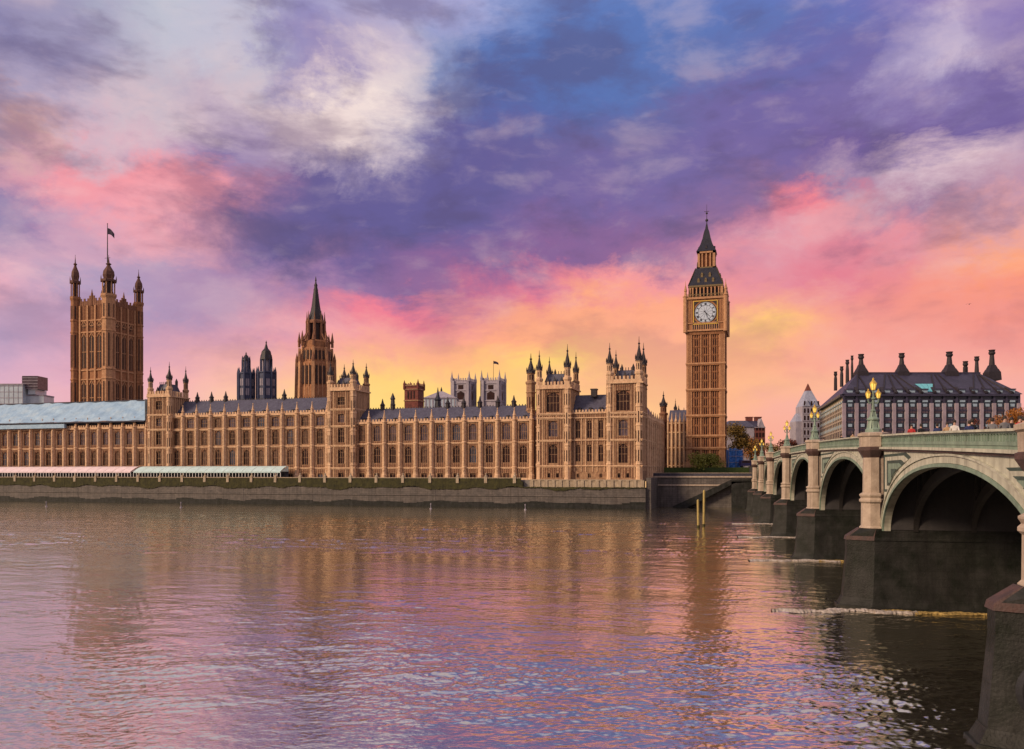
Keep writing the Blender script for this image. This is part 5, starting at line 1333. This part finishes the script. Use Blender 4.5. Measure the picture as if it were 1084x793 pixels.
# lamp standards on the bridge piers
def lamp_proto():
    o = thing('street_lamp', 'x', 'street lamp', (0,0,0), 0)
    q = MB(); q.lathe(0, 0, [(.62,0),(.62,.25),(.42,.4),(.38,.95),(.5,1.05),(.5,1.15),(.22,1.35),(.16,1.7),(.24,1.8),(.13,1.95),(.10,2.7),(.2,2.8),(.09,2.95),(.07,3.55)], 8)
    for k in range(4): 
        q.M = Matrix.Rotation(R(45+90*k), 4, 'Z'); q.bar((.52,0,.25),(.3,0,1.2),.05); q.bar((.3,0,1.2),(.12,0,1.9),.04)
    q.M = None
    for sg in (-1, 1):
        pp = [(sg*.08,0,2.55),(sg*.3,0,2.4),(sg*.42,0,2.6),(sg*.42,0,2.85)]
        for a, c2 in zip(pp[:-1], pp[1:]): q.bar(a, c2, .045)
        q.bar((sg*.08,0,2.95), (sg*.5,0,2.8), .03)
    q.build('post', [PAINTG], o)
    for (xx, z, s) in ((0,3.5,1.1),(-.42,2.82,.85),(.42,2.82,.85)):
        q = MB(); q.lathe(xx, 0, [(.1*s,z),(.13*s,z+.04*s)], 8, m=1); q.lathe(xx, 0, [(.13*s,z+.04*s),(.23*s,z+.5*s)], 8, m=0)
        for a in range(8): an = R(22.5+45*a); q.bar((xx+.135*s*math.cos(an),.135*s*math.sin(an),z+.04*s), (xx+.235*s*math.cos(an),.235*s*math.sin(an),z+.5*s), .014, 1)
        q.lathe(xx, 0, [(.27*s,z+.5*s),(.27*s,z+.55*s),(.14*s,z+.72*s),(.06*s,z+.8*s),(.09*s,z+.86*s),(.015*s,z+.98*s)], 8, m=1)
        q.build('lantern', [LAMPG, GOLD], o)
    return o
def dup(root, loc, rz, label, group):
    r = root.copy(); COL.objects.link(r); r.location = loc; r.rotation_euler = (0,0,rz); r['label'] = label; r['group'] = group
    for ch in list(root.children):
        c_ = ch.copy(); COL.objects.link(c_); c_.parent = r
        for g_ in ch.children: d_ = g_.copy(); COL.objects.link(d_); d_.parent = c_
    return r
lp = lamp_proto(); lp['group'] = 'lamp standards on the bridge'
order = ['largest triple lantern lamp, on the near pier left of the widest visible arch', 'second largest lamp, on the next pier beyond the nearest lantern', 'third bridge lamp from the camera, beside the white gabled tower',
         'fourth bridge lamp from the camera', 'fifth bridge lamp from the camera', 'sixth and farthest lamp on the bridge river side']
first = True
for i, k in enumerate((2,3,4,5,6,7)):
    x, y = BW(XF-.55, PY[k]); z = ztop(PY[k])+.2; loc = (x, y, z)
    if first: lp.location = loc; lp.rotation_euler = (0,0,BR+R(12)); lp['label'] = order[i]; first = False
    else: dup(lp, loc, BR+R(12), order[i], 'lamp standards on the bridge')

# ------------------------------------------------------------------ people on the bridge footway
def person_mesh(jacket, trousers, stride, arm, seed):
    rr = random.Random(seed)
    V = [(0,0,.95),(0,.01,1.15),(0,.01,1.40),(0,.0,1.50),(0,-.01,1.58),(0,-.015,1.68),(0,-.01,1.77)]
    Rr = [(.15,.11),(.145,.10),(.17,.11),(.06,.06),(.075,.085),(.088,.10),(.06,.07)]
    E = [(i, i+1) for i in range(6)]
    def add(p, r, par): V.append(p); Rr.append(r); E.append((par, len(V)-1)); return len(V)-1
    for sg in (-1, 1):
        s = add((sg*.19,0,1.40), (.07,.07), 2); e = add((sg*.25,arm*sg*.5,1.13), (.05,.05), s); w_ = add((sg*.24,-.12+arm*sg*.6,.90), (.036,.036), e); hnd = add((sg*.235,-.15+arm*sg*.6,.80), (.03,.04), w_)
        hp = add((sg*.10,0,.88), (.10,.10), 0); kn = add((sg*.105,-.03+sg*stride*.5,.50), (.065,.065), hp); an = add((sg*.105,sg*stride,.09), (.042,.042), kn); add((sg*.11,sg*stride-.15,.04), (.035,.03), an)
    me = bpy.data.meshes.new('person'); me.from_pydata(V, E, []); o = bpy.data.objects.new('tmp', me); COL.objects.link(o)
    sm_ = o.modifiers.new('s', 'SKIN'); 
    for i, r in enumerate(Rr): me.skin_vertices[0].data[i].radius = r
    me.skin_vertices[0].data[0].use_root = True
    sm_.use_smooth_shade = True; sub = o.modifiers.new('u', 'SUBSURF'); sub.levels = 1; sub.render_levels = 1
    dg = bpy.context.evaluated_depsgraph_get(); ev = o.evaluated_get(dg); m2 = bpy.data.meshes.new_from_object(ev); bpy.data.objects.remove(o)
    for mm in (SKIN, jacket, trousers, BLACK, HAIR): m2.materials.append(mm)
    for p in m2.polygons:
        c_ = p.center; z = c_.z
        p.material_index = 0 if z > 1.5 else (3 if z < .1 else (2 if z < .88 and abs(c_.x) < .2 else (0 if z < .84 else 1)))
        p.use_smooth = True
    return m2
def hair_mesh():
    q = MB(); q.lathe(0, .015, [(.02,1.60),(.085,1.63),(.105,1.70),(.100,1.77),(.07,1.825),(.02,1.845)], 12, sy=1.15); return q.mesh('hair', [HAIR])
HM = hair_mesh()
cl = {}
for nm, c_ in (('red',(.42,.03,.03)),('navy',(.02,.03,.10)),('black',(.015,.015,.018)),('white',(.65,.62,.58)),('grey',(.16,.16,.17)),('tan',(.40,.26,.14)),('pink',(.55,.22,.25)),('green',(.05,.10,.06))):
    cl[nm] = mat(nm+'_cloth', c_, .85, var=.12, bump=0)
pm = {}
spots = [  # bridge y, offset across the footway, jacket, facing
 (43.8,.8,'navy',1),(44.6,1.7,'red',-1),(45.9,1.0,'white',1),(46.7,2.2,'black',1),(48.0,.8,'grey',-1),(48.9,1.8,'red',-1),(50.6,1.0,'grey',1),(52.0,2.4,'black',-1),
 (54.4,.9,'navy',1),(56.0,1.5,'black',1),(58.2,1.1,'white',-1),(61.5,.9,'navy',1),(63.0,1.9,'tan',-1),(66.8,1.1,'black',1),(69.3,1.0,'red',-1),(72.0,1.5,'grey',1),
 (80.1,1.0,'black',1),(84.2,1.4,'red',1),(90.7,1.0,'navy',-1),(97.3,1.2,'tan',1),(103.9,1.0,'black',-1),(121.0,1.2,'white',1),(131.4,1.0,'navy',1)]
cl['pink'] = cl['grey']
hues = {'navy':'dark navy coat','red':'red jacket','white':'white jacket','black':'black coat','pink':'pink jacket','grey':'grey coat','tan':'tan coat'}
cnt = {}
tot = {}
for s in spots: tot[s[2]] = tot.get(s[2], 0)+1
ordn = ['nearest','second nearest','third nearest','fourth nearest','fifth nearest','sixth nearest']
for i, (y, off, j, f_) in enumerate(spots):
    key = (j, i % 2)
    if key not in pm: pm[key] = person_mesh(cl[j], cl['navy' if i % 2 else 'black'], .22 if i % 2 else -.18, .2 if i % 2 else -.16, i)
    k = cnt.get(j, 0); cnt[j] = k+1
    x_, y_ = BW(XF+.3+off, y)
    lab = 'person in %s walking behind the bridge parapet' % hues[j] + (', %s of those in %s' % (ordn[k], j) if tot[j] > 1 else '')
    o = put('person', pm[key], None, (x_, y_, ztop(y)-1.15), BR+(0 if f_ < 0 else math.pi)+rnd.uniform(-.3,.3)); tag(o, lab, 'person', 'people walking over the bridge')
    s_ = rnd.uniform(.93, 1.04); o.scale = (s_, s_, s_)
    put('hair', HM, o)

# ------------------------------------------------------------------ river things
def pile(p, D, top, r, lab, lean=0):
    x_, y_ = W(p, D); q = MB(); q.lathe(0, 0, [(r*1.05,-3),(r,0),(r*.95,top-.25),(r*.7,top),(r*.2,top+.05)], 12, m=0); q.lathe(0, 0, [(r*1.1,-3),(r*1.1,.5)], 12, m=1)
    o = q.build('mooring_pile', [TIMBER, MOSS], None, (x_, y_, 0)); o.rotation_euler = (0, lean, 0); return tag(o, lab, 'mooring pile', 'yellow timber piles in the river')
pile(745.0, 172, H(519, 172), .25, 'taller yellow timber pile standing in the river near the clock tower', R(.6))
pile(739.3, 168, H(529, 168), .25, 'shorter yellow timber pile left of the taller one in the river', R(-.8))
for (p, yb_, lab) in ((49, 536.5, 'small pale marker post in the water at the far left'), (191.5, 537.5, 'small pale marker post in the water left of the teal awning end'),
                      (456, 539, 'small pale marker post in the water before the middle wing'), (556, 540, 'small pale marker post in the water before the pavilion tower')):
    D_ = EYE*F/(yb_-501); x_, y_ = W(p, D_); q = MB(); q.lathe(0, 0, [(.10,-2),(.10,1.3),(.18,1.35),(.18,1.7),(.05,1.8)], 8); q.lathe(0, 0, [(.35,-.2),(.38,.15),(.25,.3),(.1,.4)], 12)
    tag(q.build('marker_post', [PALEW], None, (x_, y_, 0)), lab, 'marker post', 'marker posts along the river wall')
# foam and scum lines around the piers
def foam(name, pts, w, m, seed, lab):
    rr = random.Random(seed); q = MB(); ph = [rr.random()*6 for _ in range(4)]; tot = 0; prev = None
    for k in range(len(pts)-1):
        (xa_, ya_), (xb_, yb_) = pts[k], pts[k+1]; L_ = math.hypot(xb_-xa_, yb_-ya_); n = max(2, int(L_/.15)); nx, ny = -(yb_-ya_)/L_, (xb_-xa_)/L_
        for s_ in range(n+1):
            t = s_/n; d_ = tot+L_*t; wob = .3*w*(math.sin(d_*1.1+ph[0])+.6*math.sin(d_*2.9+ph[1])); ww = w*(.55+.3*math.sin(d_*1.9+ph[2])+.3*rr.random())
            x = xa_+(xb_-xa_)*t; y = ya_+(yb_-ya_)*t
            cur = [(x+nx*(wob+ww*e), y+ny*(wob+ww*e), .02+.14*w*(1-e*e)*(.6+.6*rr.random())+.05*(1-e*e)) for e in (-1,-.5,0,.5,1)]
            if prev:
                for j in range(4): q.quad(prev[j], cur[j], cur[j+1], prev[j+1])
            prev = cur
        tot += L_
    return tag(q.build(name, [m], None, (0,0,0), BR), lab, 'foam', None, 'stuff')
for i, yp in enumerate(PY[1:6]):
    lw = ['nearest', 'second', 'third', 'fourth', 'fifth'][i]
    foam('foam', [(XF-9,yp-5.0),(XF-6,yp-4.6),(XF-3.4,yp-3.6),(XF-1,yp-3.5),(XF+2,yp-3.6)], .9, FOAM, i, 'pale foam wake curling off the %s visible bridge pier' % lw)
    foam('foam', [(XF-.5,yp-3.3),(XF+25,yp-3.3)], .75, SCUM, 20+i, 'yellow scum line along the foot of the %s visible pier' % lw)
# dark round fender on the nearest pier
x_, y_ = BW(XF-1.6, PY[1]-2.95)
q = MB(); q.M = Matrix.Rotation(R(90), 4, 'X'); q.lathe(0, 0, [(.35,-.3),(1.0,-.25),(1.15,0),(1.0,.25),(.35,.3)], 24); q.M = None
tag(q.build('pier_fender', [BLACK], None, (x_, y_, 2.9), BR), 'large black round fender on the nearest pier at the right edge', 'fender')
# bird
D_ = 150; x_, y_ = W(1026, D_); q = MB()
q.M = Matrix.Rotation(R(90), 4, 'Y'); q.lathe(0, 0, [(.01,-.22),(.05,-.15),(.075,0),(.05,.13),(.045,.18),(.01,.25)], 8); q.M = None
for sg in (-1, 1):
    q.add([(-.1,0,.02),(.12,0,.02),(.14,sg*.28,.14),(-.02,sg*.30,.13),(.06,sg*.62,.05),(-.02,sg*.6,.05)], [(0,1,2,3),(3,2,4,5)]); 
q.add([(-.2,-.03,0),(-.2,.03,0),(-.36,.07,0),(-.36,-.07,0)], [(0,1,2,3)])
tag(q.build('bird', [LEAD], None, (x_, y_, H(322, D_)), R(60)), 'small dark bird flying in the sky above the bronze roofed block', 'bird')
